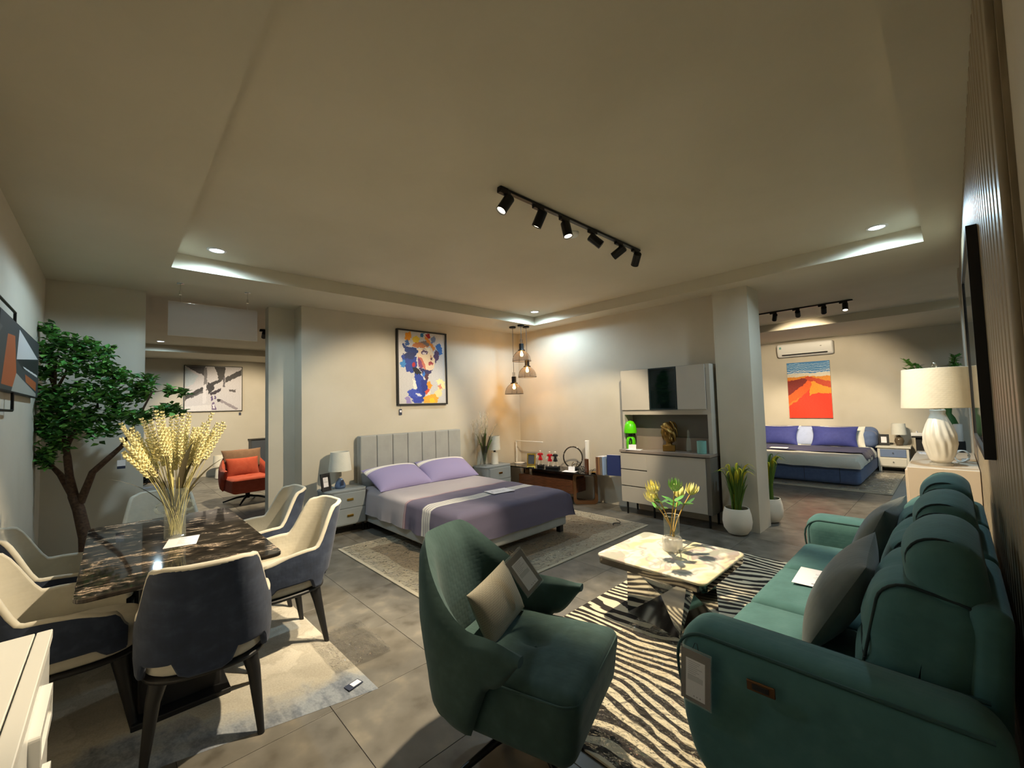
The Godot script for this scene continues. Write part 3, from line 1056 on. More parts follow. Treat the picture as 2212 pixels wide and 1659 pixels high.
func build_rugs() -> void:
	var t := thing("area_rug", "taupe rug with pale border, wrapped in clear plastic under the bed", "rug", Vector3(3.23, 0, -3.63))
	part("pile", rug_mesh(2.94, 2.02, 0.010), M.bed_rug, t)
	var m := film(2.90, 1.98, 201, 0.012, 90, 70)
	m.X = Transform3D()
	var o := part("plastic_cover", m, M.film, t)
	o.position.y = 0.010
	m = MB.new()
	m.tube(arc(Vector3(1.16, 0.022, 0.72), Vector3(1.2, 0.03, 0.66), Vector3(1.27, 0.022, 0.74), 8), 0.006, 6)
	m.tube(arc(Vector3(1.27, 0.022, 0.74), Vector3(1.34, 0.022, 0.72), Vector3(1.38, 0.022, 0.62), 5), 0.004, 6)
	part("cable_tie", m, M.black_matte, t)
	t = thing("area_rug", "black and cream zebra striped rug under the coffee table", "rug", Vector3(2.96, 0, -0.96))
	part("pile", rug_mesh(2.94, 2.02, 0.010), M.zebra, t)
	o = part("plastic_cover", film(1.5, 1.6, 211, 0.010, 60, 60), M.film, t)
	o.position = Vector3(-0.71, 0.010, 0.18)
	t = thing("area_rug", "beige abstract rug with blue-grey border under the dining table", "rug", Vector3(0.30, 0, -3.35))
	m = MB.new()
	var P := [Vector3(-0.74, 0, 0.80), Vector3(0.75, 0, 1.14), Vector3(0.70, 0, -1.2), Vector3(-0.76, 0, -1.2)]
	var rows := []
	var n := 26
	for i in n + 1:
		var row := PackedVector3Array()
		for j in n + 1:
			var a := float(j) / n
			var b := float(i) / n
			var p: Vector3 = P[3].lerp(P[2], a).lerp(P[0].lerp(P[1], a), b)
			p.y = 0.010 if i > 0 and i < n and j > 0 and j < n else 0.001
			row.append(p)
		rows.append(row)
	m.grid(rows)
	part("pile", m, M.dining_rug, t)
	m = film(0.34, 0.50, 221, 0.010, 24, 30)
	o = part("plastic_cover", m, M.film, t)
	o.position = Vector3(0.80, 0.012, 0.62)
	m = MB.new()
	m.X = rot(Vector3.UP, 0.22, Vector3(0.66, 0.013, 1.03))
	m.box(Vector3.ZERO, Vector3(0.085, 0.003, 0.05))
	var g := part("woven_label", m, M.tag_navy, t)
	m = MB.new()
	m.X = rot(Vector3.UP, 0.22, Vector3(0.672, 0.0152, 1.027))
	m.box(Vector3.ZERO, Vector3(0.05, 0.001, 0.036))
	part("label_print", m, M.paper, g)

func sstep(a: float, b: float, x: float) -> float:
	return smoothstep(a, b, x)

# chair: front is +z; plan angle th runs from the back (0) round both sides
func chair_pt(th: float, y: float, off: float) -> Vector3:
	var W := 0.266 - off
	var D := 0.265 - off
	var sn := sin(th)
	var cs := cos(th)
	var x := W * signf(sn) * pow(absf(sn), 0.58)
	var z := -D * signf(cs) * pow(absf(cs), 0.72)
	var up := maxf(0.0, y - 0.45)
	z -= up * 0.26 * maxf(0.0, cs)
	x *= 1.0 - 0.42 * maxf(0.0, y - 0.56) - 0.25 * maxf(0.0, 0.45 - y)
	z *= 1.0 - 0.2 * maxf(0.0, 0.45 - y)
	return Vector3(x, y, z)
func chair_top(th: float) -> float:
	var a := rad_to_deg(absf(th))
	var y := lerpf(0.862, 0.630, sstep(42, 70, a))
	y -= 0.012 * sstep(22, 38, a)
	y = lerpf(y, 0.575, sstep(80, 122, a))
	return lerpf(y, 0.50, sstep(120, 134, a))
func chair_bottom(th: float) -> float:
	var a := rad_to_deg(absf(th))
	var y := lerpf(0.385, 0.458, sstep(7, 14, a))
	y = lerpf(y, 0.39, sstep(50, 58, a))
	y = lerpf(y, 0.45, sstep(66, 74, a))
	return lerpf(y, 0.41, sstep(104, 118, a))
func make_chair(label: String, at: Vector3, turn: float) -> Node3D:
	var t := thing("dining_chair", label, "chair", at, turn, "dining chairs round the marble table")
	var ns := 56
	var nt := 9
	for side in 2:
		var P := []
		for i in nt + 1:
			var row := PackedVector3Array()
			for j in ns + 1:
				var th := deg_to_rad(lerpf(-134, 134, float(j) / ns))
				var y := lerpf(chair_bottom(th), chair_top(th), float(i) / nt)
				row.append(chair_pt(th, y, 0.0 if side == 0 else 0.028))
			P.append(row)
		var m := MB.new()
		m.grid(P, false, side == 1)
		if side == 0:
			part("outer_shell", m, M.navy, t, "dark navy velvet outer shell")
		else:
			part("inner_upholstery", m, M.ivory_fabric, t, "pale grey inner upholstery")
	var rim := []
	for j in 61:
		var th := deg_to_rad(lerpf(-134, 134, j / 60.0))
		rim.append(chair_pt(th, chair_top(th), 0.014))
	var m := MB.new()
	m.tube(rim, 0.0148, 8)
	part("piping", m, M.ivory_fabric, t)
	rim = []
	for j in 61:
		var th := deg_to_rad(lerpf(-134, 134, j / 60.0))
		rim.append(chair_pt(th, chair_bottom(th), 0.014))
	m = MB.new()
	m.tube(rim, 0.0148, 8)
	part("bottom_edge", m, M.navy, t)
	# seat cushion and frame: flattened rounded discs
	m = MB.new()
	var P := []
	for pr in [[0.0, 0.372], [0.9, 0.372], [0.985, 0.388], [1.0, 0.412], [0.995, 0.452], [0.96, 0.474], [0.85, 0.484], [0.5, 0.487], [0.0, 0.488]]:
		var row := PackedVector3Array()
		for k in 40:
			var an := TAU * k / 40
			var x: float = 0.236 * signf(cos(an)) * pow(absf(cos(an)), 0.7) * pr[0]
			var z: float = 0.015 + 0.248 * signf(sin(an)) * pow(absf(sin(an)), 0.7) * pr[0]
			row.append(Vector3(x, pr[1], z))
		P.append(row)
	m.grid(P, true)
	part("seat", m, M.ivory_fabric, t)
	m = MB.new()
	P = []
	for pr in [[0.0, 0.350], [0.97, 0.350], [1.02, 0.356], [1.02, 0.374], [0.9, 0.376]]:
		var row := PackedVector3Array()
		for k in 40:
			var an := TAU * k / 40
			row.append(Vector3(0.238 * signf(cos(an)) * pow(absf(cos(an)), 0.7) * pr[0], pr[1], 0.015 + 0.25 * signf(sin(an)) * pow(absf(sin(an)), 0.7) * pr[0]))
		P.append(row)
	m.grid(P, true)
	part("seat_frame", m, M.black_wood, t)
	for sx in [-1, 1]:
		for sz in [-1, 1]:
			m = MB.new()
			m.tube([Vector3(sx * 0.165, 0.362, 0.01 + sz * 0.16), Vector3(sx * 0.185, 0.27, 0.01 + sz * 0.175), Vector3(sx * 0.212, 0.0, 0.01 + sz * 0.222)], [0.036, 0.027, 0.014], 12)
			part("leg", m, M.black_wood, t)
	return t

func build_dining() -> void:
	# table
	var t := thing("dining_table", "dark brown veined marble dining table with black pedestals", "table", Vector3(0.275, 0, -3.27))
	var o := part("table_top", uv_top(slab_plan(rrect(0.78, 1.52, 0.045, 5), 0.732, 0.752, 0.004), 0.39, -0.39, -0.76, 0.76), M.dark_marble, t, "polished dark marble top")
	var m := MB.new()
	m.rbox(Vector3(0, 0.722, 0), Vector3(0.60, 0.02, 1.2), 0.004, 1)
	part("apron", m, M.black_wood, t)
	for s in [-1, 1]:
		m = MB.new()
		m.X = rot(Vector3.RIGHT, -s * 0.12, Vector3(0, 0, s * 0.40))
		m.rbox(Vector3(0, 0.365, 0), Vector3(0.34, 0.72, 0.09), 0.012, 2)
		part("pedestal", m, M.black_wood, t)
	m = MB.new()
	m.rbox(Vector3(0, 0.022, 0), Vector3(0.40, 0.03, 1.05), 0.006, 1)
	part("foot_plate", m, M.black_wood, t)
	# chairs
	var c := make_chair("navy and ivory dining chair with its back to the white dresser end", Vector3(0.345, 0, -2.56), PI - 0.16)
	copy(c, "dining_chair", Vector3(0.80, 0, -3.09), -PI / 2 + 0.06, "navy and ivory dining chair on the bed side, standing clear of the rug corner")
	copy(c, "dining_chair", Vector3(0.79, 0, -3.80), -PI / 2, "navy and ivory dining chair on the bed side, beside the left pillar")
	copy(c, "dining_chair", Vector3(-0.13, 0, -3.00), PI / 2 - 0.05, "navy and ivory dining chair by the left wall, just behind the white dresser")
	copy(c, "dining_chair", Vector3(-0.15, 0, -3.70), PI / 2, "navy and ivory dining chair by the left wall, near the artificial tree")
	copy(c, "dining_chair", Vector3(0.29, 0, -4.25), 0.0, "navy and ivory dining chair at the table end facing the room, before the opening")
	# vase with wheat
	var vp := Vector3(0.278, 0.752, -3.31)
	t = thing("glass_vase", "tall clear glass vase with ring handles on the dining table", "vase", vp)
	m = MB.new()
	m.lathe([Vector2(0.0, 0.0), Vector2(0.05, 0.0), Vector2(0.054, 0.006), Vector2(0.054, 0.14), Vector2(0.056, 0.17), Vector2(0.060, 0.30)], Vector3.ZERO, 32)
	part("body", m, M.thick_glass, t)
	for s in [-1, 1]:
		m = MB.new()
		var ring := []
		for k in 20:
			var an := TAU * k / 20
			ring.append(Vector3(s * (0.066 + 0.014 * cos(an)), 0.185 + 0.0, 0) + Vector3(s * 0.012 * cos(an), 0.028 * sin(an), 0.0))
		m.tube(ring, 0.008, 8, false, true)
		part("handle", m, M.thick_glass, t)
	m = MB.new()
	m.lathe([Vector2(0.0, 0.004), Vector2(0.048, 0.004), Vector2(0.050, 0.01), Vector2(0.050, 0.15), Vector2(0.050, 0.15), Vector2(0.0, 0.15)], Vector3.ZERO, 28)
	part("water", m, M.water, t)
	t = thing("wheat_bouquet", "bouquet of pale dried wheat ears and long brown leaves in the vase", "bouquet", vp + Vector3(0, 0.02, 0))
	var tips := [[262, 915], [266, 925], [278, 936], [262, 948], [272, 962], [268, 978], [270, 985], [306, 905], [312, 912], [325, 908], [337, 888], [350, 890], [370, 900], [382, 898], [395, 895], [408, 893], [410, 900], [420, 925], [416, 950], [430, 925], [440, 915], [458, 893], [470, 915], [482, 913], [486, 920], [462, 935], [448, 945], [345, 930], [362, 925], [375, 930], [390, 935], [402, 945], [330, 940], [318, 950], [300, 958], [292, 970], [305, 985], [358, 950], [380, 960], [425, 965], [285, 925], [296, 935], [352, 912], [450, 930], [434, 940]]
	var r := RandomNumberGenerator.new()
	r.seed = 77
	for k in tips.size():
		var tip := on_z(tips[k][0], tips[k][1], vp.z + r.randf_range(-0.13, 0.13)) - t.position
		var base := Vector3(r.randf_range(-0.03, 0.03), 0.0, r.randf_range(-0.03, 0.03))
		var mid := Vector3(tip.x * 0.22 + r.randf_range(-0.015, 0.015), 0.30, tip.z * 0.25)
		var path := arc(base, mid, tip, 12)
		m = MB.new()
		m.tube(path.slice(0, 10), 0.0016, 5)
		var g := part("stalk", m, M.husk, t)
		# ear: three grains at each joint
		m = MB.new()
		for i in 15:
			var e := lerpf(8.2, 11.9, i / 14.0)
			var i0 := int(e)
			var p: Vector3 = path[i0].lerp(path[i0 + 1], e - i0)
			var ax: Vector3 = (path[i0 + 1] - path[i0]).normalized()
			var fr := MB.ring_frame(ax)
			for q in 3:
				var an := TAU * q / 3 + i * 1.05
				var od: Vector3 = fr[0] * cos(an) + fr[1] * sin(an)
				var gd := (ax * 0.75 + od * 0.65).normalized()
				var gs := 0.024 * (1.0 - 0.35 * absf(i / 14.0 - 0.4))
				m.tube([p, p + gd * gs * 0.45 + od * 0.001, p + gd * gs], [0.002, 0.0066, 0.0006], 5, false)
		part("ear", m, M.wheat, g)
	for L in [[[262, 985], 0.02, "dry_leaf"], [[235, 1035], 0.012, "dry_leaf"], [[348, 960], 0.03, "dry_leaf"], [[418, 955], 0.03, "dry_leaf"], [[424, 985], 0.028, "dry_leaf"], [[492, 985], 0.016, "dry_leaf"], [[462, 975], 0.018, "dry_leaf"], [[300, 1010], 0.03, "dry_leaf"], [[356, 1022], 0.03, "husk"], [[412, 980], 0.026, "dry_leaf"], [[366, 975], 0.026, "husk"], [[440, 1035], 0.014, "dry_leaf"], [[310, 990], 0.024, "dry_leaf"]]:
		var tip := on_z(L[0][0], L[0][1], vp.z + r.randf_range(-0.08, 0.12)) - t.position
		m = leaf_blade(Vector3(r.randf_range(-0.02, 0.02), 0.1, r.randf_range(-0.02, 0.02)), Vector3(tip.x * 0.35, maxf(tip.y, 0.3) * 0.85, tip.z * 0.4), tip, L[1])
		part("leaf", m, M[L[2]], t)
	# paper
	var pm := MB.new()
	pm.rbox(Vector3.ZERO, Vector3(0.15, 0.0016, 0.21), 0.0004, 1)
	uv_top(pm, -0.075, 0.075, -0.105, 0.105)
	solo("paper_sheet", pm, M.sheet_a, "white price sheet on the dining table beside the vase", "paper", Vector3(0.30, 0.754, -3.165), -0.2)

func leaf_blade(a: Vector3, b: Vector3, c: Vector3, wid: float, m: MB = null, steps := 8) -> MB:
	if m == null:
		m = MB.new()
	var path := arc(a, b, c, steps)
	var side := (c - a).cross(Vector3.UP)
	if side.length() < 0.01:
		side = Vector3(1, 0, 0.3)
	side = side.normalized().lerp(Vector3(0.6, 0.1, -0.7), 0.45).normalized()
	var P := []
	for i in path.size():
		var f := float(i) / steps
		var w := wid * sin(PI * clampf(0.15 + 0.85 * f, 0, 1)) * 0.5 + 0.0005
		var tan: Vector3 = (path[mini(i + 1, steps)] - path[maxi(i - 1, 0)]).normalized()
		var up := tan.cross(side).normalized()
		P.append(PackedVector3Array([path[i] - side * w + up * w * 0.3, path[i], path[i] + side * w + up * w * 0.3]))
	m.grid(P)
	return m

func build_sofa() -> void:
	var t := thing("recliner_sofa", "teal three-seat fabric sofa with raised headrests along the fluted wall", "sofa", Vector3(1.57, 0, 0.085))
	# local: x 0..2.35, back at z 0, front at z -0.92
	var m := MB.new()
	m.rbox(Vector3(1.175, 0.22, -0.44), Vector3(1.95, 0.22, 0.80), 0.03, 2)
	part("base", m, M.teal, t)
	for s in [0, 1]:
		var bend := func(p: Vector3) -> Vector3:
			# the front is a big round, the top dips slightly to the back
			var f := clampf((-p.z - 0.14) / 0.30, 0, 1)
			var q := p
			if p.y < 0:
				q.z += f * f * 0.10 * clampf(-p.y / 0.25, 0, 1) * clampf(-p.y / 0.25, 0, 1)
			q.x += (0.02 if s == 0 else -0.02) * (p.y / 0.26)
			return q
		m = MB.new()
		m.rbox(Vector3(0.135 if s == 0 else 2.215, 0.375, -0.455), Vector3(0.25, 0.53, 0.87), 0.10, 5, 8, bend)
		var arm := part("armrest", m, M.teal, t)
		# welt seams along the top edges and round the front
		for off in [-0.098, 0.098]:
			m = MB.new()
			var xx: float = (0.15 if s == 0 else 2.20) + off
			var pts := []
			for k in 9:
				pts.append(Vector3(xx, 0.613, lerpf(-0.06, -0.78, k / 8.0)))
			for k in 10:
				var an := PI / 2 * (k + 1) / 10.0
				pts.append(Vector3(xx, 0.51 + 0.103 * cos(an), -0.78 - 0.106 * sin(an)))
			for k in 5:
				pts.append(Vector3(xx, 0.50 - 0.05 * k, -0.888 + 0.003 * k * k))
			m.tube(pts, 0.006, 6)
			part("seam", m, M.seam_teal, arm)
	for k in 3:
		var cx := 0.26 + 0.305 + 0.61 * k
		var puff := func(p: Vector3) -> Vector3:
			var q := p
			var u := p.x / 0.30
			var w := p.z / 0.35
			if p.y > 0:
				q.y += 0.022 * (1 - u * u) * (1 - w * w)
			if p.z < -0.2 and p.y < 0:
				q.z += 0.03 * (p.y / 0.1)
			return q
		m = MB.new()
		m.rbox(Vector3(cx, 0.365, -0.535), Vector3(0.606, 0.18, 0.72), 0.055, 4, 6, puff)
		part("seat_cushion", m, M.teal, t)
		# back: shell, lumbar cushion with stitched cross, headrest
		m = MB.new()
		m.X = rot(Vector3.RIGHT, 0.06, Vector3(cx, 0.50, -0.065))
		m.rbox(Vector3.ZERO, Vector3(0.60, 0.74, 0.09), 0.04, 3)
		part("back_shell", m, M.teal, t)
		var belly := func(p: Vector3) -> Vector3:
			var q := p
			var u := p.x / 0.30
			var w := p.y / 0.25
			if p.z < 0:
				q.z -= 0.045 * (1 - u * u) * (1 - w * w)
				q.z += 0.020 * exp(-pow(p.x / 0.035, 2)) * clampf(w + 0.5, 0, 1)
				q.z += 0.018 * exp(-pow((p.y + 0.02) / 0.03, 2))
			return q
		m = MB.new()
		m.X = rot(Vector3.RIGHT, 0.20, Vector3(cx, 0.635, -0.205))
		m.rbox(Vector3.ZERO, Vector3(0.604, 0.48, 0.27), 0.085, 5, 10, belly)
		var bk := part("back_cushion", m, M.teal, t)
		m = MB.new()
		m.X = rot(Vector3.RIGHT, 0.20, Vector3(cx, 0.635, -0.231))
		var s1 := []
		var s2 := []
		for i in 13:
			var f := i / 12.0 * 2 - 1
			s1.append(Vector3(f * 0.27, -0.02 - 0.03 * f * f, -0.139 + 0.035 * f * f))
			s2.append(Vector3(0.02 * f, lerpf(-0.02, 0.2, i / 12.0), -0.136 + 0.05 * pow(i / 12.0, 2)))
		m.tube(s1, 0.004, 5)
		m.tube(s2, 0.004, 5)
		part("seam", m, M.seam, bk)
		for e in [-1, 1]:
			m = MB.new()
			m.X = rot(Vector3.RIGHT, 0.20, Vector3(cx, 0.635, -0.205))
			var wl := []
			for q in rrect(0.262, 0.474, 0.082, 6):
				wl.append(Vector3(e * 0.262, q.y, q.x))
			m.tube(wl, 0.005, 6, false, true)
			part("side_seam", m, M.seam, bk)
		var dome := func(p: Vector3) -> Vector3:
			var q := p
			var u := p.x / 0.26
			q.z -= 0.03 * (1 - u * u) * (1 if p.z < 0 else 0) * (1 - pow(p.y / 0.13, 2))
			q.y -= 0.03 * u * u * clampf(p.y / 0.1, 0, 1)
			return q
		m = MB.new()
		m.X = rot(Vector3.RIGHT, -0.10, Vector3(cx, 0.915, -0.130))
		m.rbox(Vector3.ZERO, Vector3(0.53, 0.27, 0.175), 0.08, 5, 8, dome)
		var hr := part("headrest", m, M.teal, t)
		for e in [-1, 1]:
			m = MB.new()
			m.X = rot(Vector3.RIGHT, -0.10, Vector3(cx, 0.915, -0.130))
			var lp := []
			for p in rrect(0.158, 0.235, 0.075, 6):
				lp.append(Vector3(e * 0.205, p.y - 0.002, p.x - 0.012))
			m.tube(lp, 0.0042, 6, false, true)
			part("seam", m, M.seam, hr)
	for x in [0.12, 2.23]:
		for z in [-0.80, -0.10]:
			m = MB.new()
			m.rbox(Vector3(x + 0.05, 0.055, z), Vector3(0.05, 0.11, 0.05), 0.006, 1)
			part("leg", m, M.chrome, t)
	# control switch plate on the near arm
	m = MB.new()
	m.X = rot(Vector3.RIGHT, -0.02, Vector3(0.002, 0.535, -0.58))
	m.rbox(Vector3.ZERO, Vector3(0.008, 0.034, 0.085), 0.003, 2)
	var sw := part("switch_plate", m, M.bronze, t, "bronze recliner switch plate")
	m = MB.new()
	m.X = rot(Vector3.RIGHT, -0.02, Vector3(-0.003, 0.535, -0.58))
	m.rbox(Vector3.ZERO, Vector3(0.004, 0.018, 0.05), 0.0015, 1)
	part("switch_button", m, M.black_matte, sw)
	# price pouch hung on the near arm
	price_pouch("clear price pouch hanging on the outside of the sofa arm", Vector3(1.552, 0.49, -0.705), Basis(Vector3.UP, -PI / 2) * Basis(Vector3.FORWARD, 0.05), 0.115, 0.20)
	# scatter cushions
	var p := MB.new()
	p.pillow(0.56, 0.46, 0.17, 18, 0.06)
	var c1 := solo("scatter_cushion", p, M.slate_velvet, "dark grey velvet cushion on the sofa's middle, next to the paper", "cushion")
	c1.transform = Transform3D(Basis(Vector3.UP, 0.05) * Basis(Vector3.RIGHT, 0.50), Vector3(2.32, 0.655, -0.385))
	c1 = solo("scatter_cushion", p, M.slate_velvet, "grey velvet cushion in the sofa's far corner by the sideboard", "cushion")
	c1.transform = Transform3D(Basis(Vector3.UP, -0.10) * Basis(Vector3.RIGHT, 0.42), Vector3(3.35, 0.655, -0.36))
	# paper
	p = MB.new()
	p.rbox(Vector3.ZERO, Vector3(0.21, 0.0016, 0.28), 0.0004, 1)
	uv_top(p, -0.105, 0.105, -0.14, 0.14)
	solo("paper_sheet", p, M.sheet_a, "white price sheet lying on the sofa's middle seat", "paper", Vector3(2.87, 0.482, -0.575), PI / 2 + 0.05)

func price_pouch(label: String, at: Vector3, b: Basis, w: float, h: float) -> void:
	var t := thing("price_pouch", label, "price tag", at, 0.0, "clear price pouches hung on seats")
	t.basis = b
	t.position = at
	var m := MB.new()
	m.rbox(Vector3.ZERO, Vector3(w, h, 0.005), 0.002, 1)
	part("sleeve", m, M.clear_glass, t)
	m = MB.new()
	m.box(Vector3(0, -0.002, 0.0), Vector3(w * 0.92, h * 0.92, 0.0012))
	part("backing_card", m, M.book_grey, t)
	m = MB.new()
	var z := 0.0012
	m.quad(Vector3(-w * 0.30, h * 0.30, z), Vector3(w * 0.30, h * 0.30, z), Vector3(w * 0.30, -h * 0.40, z), Vector3(-w * 0.30, -h * 0.40, z))
	m.quad(Vector3(w * 0.30, h * 0.30, -z), Vector3(-w * 0.30, h * 0.30, -z), Vector3(-w * 0.30, -h * 0.40, -z), Vector3(w * 0.30, -h * 0.40, -z))
	part("price_card", m, M.sheet_b, t)
	m = MB.new()
	m.tube([Vector3(-0.01, h * 0.5, 0), Vector3(-0.004, h * 0.5 + 0.02, -0.004), Vector3(0.004, h * 0.5 + 0.02, -0.004), Vector3(0.01, h * 0.5, 0)], 0.0012, 5)
	part("loop", m, M.black_matte, t)

func build_armchair() -> void:
	swivel_chair("swivel_armchair", "dark teal swivel armchair with pointed arms between bed rug and zebra rug", "armchair", Vector3(1.335, 0, -1.395), 0.32, M.teal_dark, M.seam)
	var p := MB.new()
	p.pillow(0.36, 0.25, 0.12, 16, 0.05)
	var c := solo("lumbar_cushion", p, M.houndstooth, "small beige houndstooth cushion on the dark teal armchair", "cushion")
	c.transform = Transform3D(Basis(Vector3.UP, 0.32) * Basis(Vector3.RIGHT, -0.42) * Basis(Vector3.BACK, 0.10), Vector3(1.325, 0.575, -1.535))
	price_pouch("clear price pouch tilted on the teal armchair's arm", Vector3(1.445, 0.695, -1.475), Basis(Vector3.UP, -0.25) * Basis(Vector3.RIGHT, -0.35) * Basis(Vector3.BACK, 0.50), 0.12, 0.20)

# front is +z
func swivel_chair(called: String, label: String, cat: String, at: Vector3, turn: float, fab: Material, seam: Material) -> Node3D:
	var t := thing(called, label, cat, at, turn)
	# wrap shell: closed section at each step from one arm tip, round the back, to the other
	var P := []
	var ns := 72
	for j in ns + 1:
		var a := lerpf(-150, 150, float(j) / ns)
		var th := deg_to_rad(a)
		var q := absf(a)
		var sn := sin(th)
		var cs := cos(th)
		var top := lerpf(0.905, 0.615, sstep(30, 88, q))
		top -= 0.06 * sstep(18, 44, q) * (1 - sstep(44, 80, q))
		top = lerpf(top, 0.595, sstep(88, 150, q))
		var bot := lerpf(0.195, 0.215, sstep(0, 60, q))
		bot = lerpf(bot, 0.43, sstep(82, 94, q))
		bot = lerpf(bot, 0.56, sstep(94, 150, q))
		var thick := lerpf(0.095, 0.045, sstep(60, 150, q))
		var row := PackedVector3Array()
		var nh := 10
		for pass_ in 2:
			for i in nh + 1:
				var f := float(i) / nh if pass_ == 0 else 1.0 - float(i) / nh
				var y := lerpf(bot, top, f)
				# round the top and bottom rims
				var rim := sin(PI * clampf(f * 1.0, 0, 1))
				var off := thick * 0.5 * pow(rim, 0.35)
				off = off if pass_ == 0 else -off
				var W := 0.315 + off
				var D := 0.33 + off
				var x := W * signf(sn) * pow(absf(sn), 0.62)
				var z := -D * signf(cs) * pow(absf(cs), 0.75)
				if q > 90:
					z = 0.19 * 1.05 * pow(absf(cs), 0.85)
					x = signf(sn) * (0.315 + off - 0.012 * (q - 90) / 60.0)
				z -= maxf(0.0, y - 0.4) * 0.22 * maxf(0.0, cs)
				x *= 1.0 - 0.55 * maxf(0.0, y - 0.6) * maxf(0.0, cs) - 0.10 * maxf(0.0, 0.4 - y)
				x += signf(sn) * 0.035 * maxf(0.0, (q - 90) / 60.0)
				row.append(Vector3(x, y, z))
		P.append(row)
	var m := MB.new()
	m.grid(P, true, true)
	for e in [0, ns]:
		var c := Vector3.ZERO
		for p in P[e]:
			c += p / P[e].size()
		for i in P[e].size():
			var a: Vector3 = P[e][i]
			var b: Vector3 = P[e][(i + 1) % P[e].size()]
			if e == 0:
				m.tri(c, a, b)
			else:
				m.tri(c, b, a)
	part("back_and_arms", m, fab, t)
	var sit := func(p: Vector3) -> Vector3:
		var q := p
		if p.y > 0:
			var d := Vector2(p.x, p.z - 0.02).length()
			q.y += 0.018 * (1 - pow(p.x / 0.31, 2)) - 0.035 * exp(-pow(d / 0.05, 2))
			q.y -= 0.008 * exp(-pow(p.x / 0.012, 2)) * clampf(1 - absf(p.z) / 0.36, 0, 1)
		q.x *= 1.0 + 0.03 * (p.z / 0.36)
		q.z += 0.02 * (p.y / 0.13) * (1 if p.z > 0 else 0)
		return q
	m = MB.new()
	m.rbox(Vector3(0, 0.325, 0.035), Vector3(0.58, 0.26, 0.65), 0.06, 4, 16, sit)
	var s := part("seat", m, fab, t)
	m = MB.new()
	var w := []
	for p in rrect(0.58, 0.64, 0.075, 6):
		w.append(Vector3(p.x * (1 + 0.03 * p.y / 0.36), 0.432, p.y + 0.048))
	m.tube(w, 0.005, 6, false, true)
	part("welt", m, fab, s)
	m = MB.new()
	m.lathe([Vector2(0.0, -0.006), Vector2(0.012, -0.002), Vector2(0.0, 0.006)], Vector3(0, 0.435, 0.075), 12)
	part("tuft_button", m, fab, s)
	m = MB.new()
	m.cyl(Vector3(0, 0.06, 0.02), Vector3(0, 0.21, 0.02), 0.03, 0.035, 16)
	m.cyl(Vector3(0, 0.19, 0.02), Vector3(0, 0.20, 0.02), 0.14, 0.14, 20)
	part("column", m, M.black_metal, t)
	for k in 4:
		var an := PI / 4 + PI / 2 * k + 0.2
		m = MB.new()
		m.tube([Vector3(0, 0.10, 0.02), Vector3(sin(an) * 0.16, 0.075, 0.02 + cos(an) * 0.16), Vector3(sin(an) * 0.34, 0.012, 0.02 + cos(an) * 0.34)], [0.020, 0.017, 0.012], 8)
		part("foot", m, M.black_metal, t)
	return t

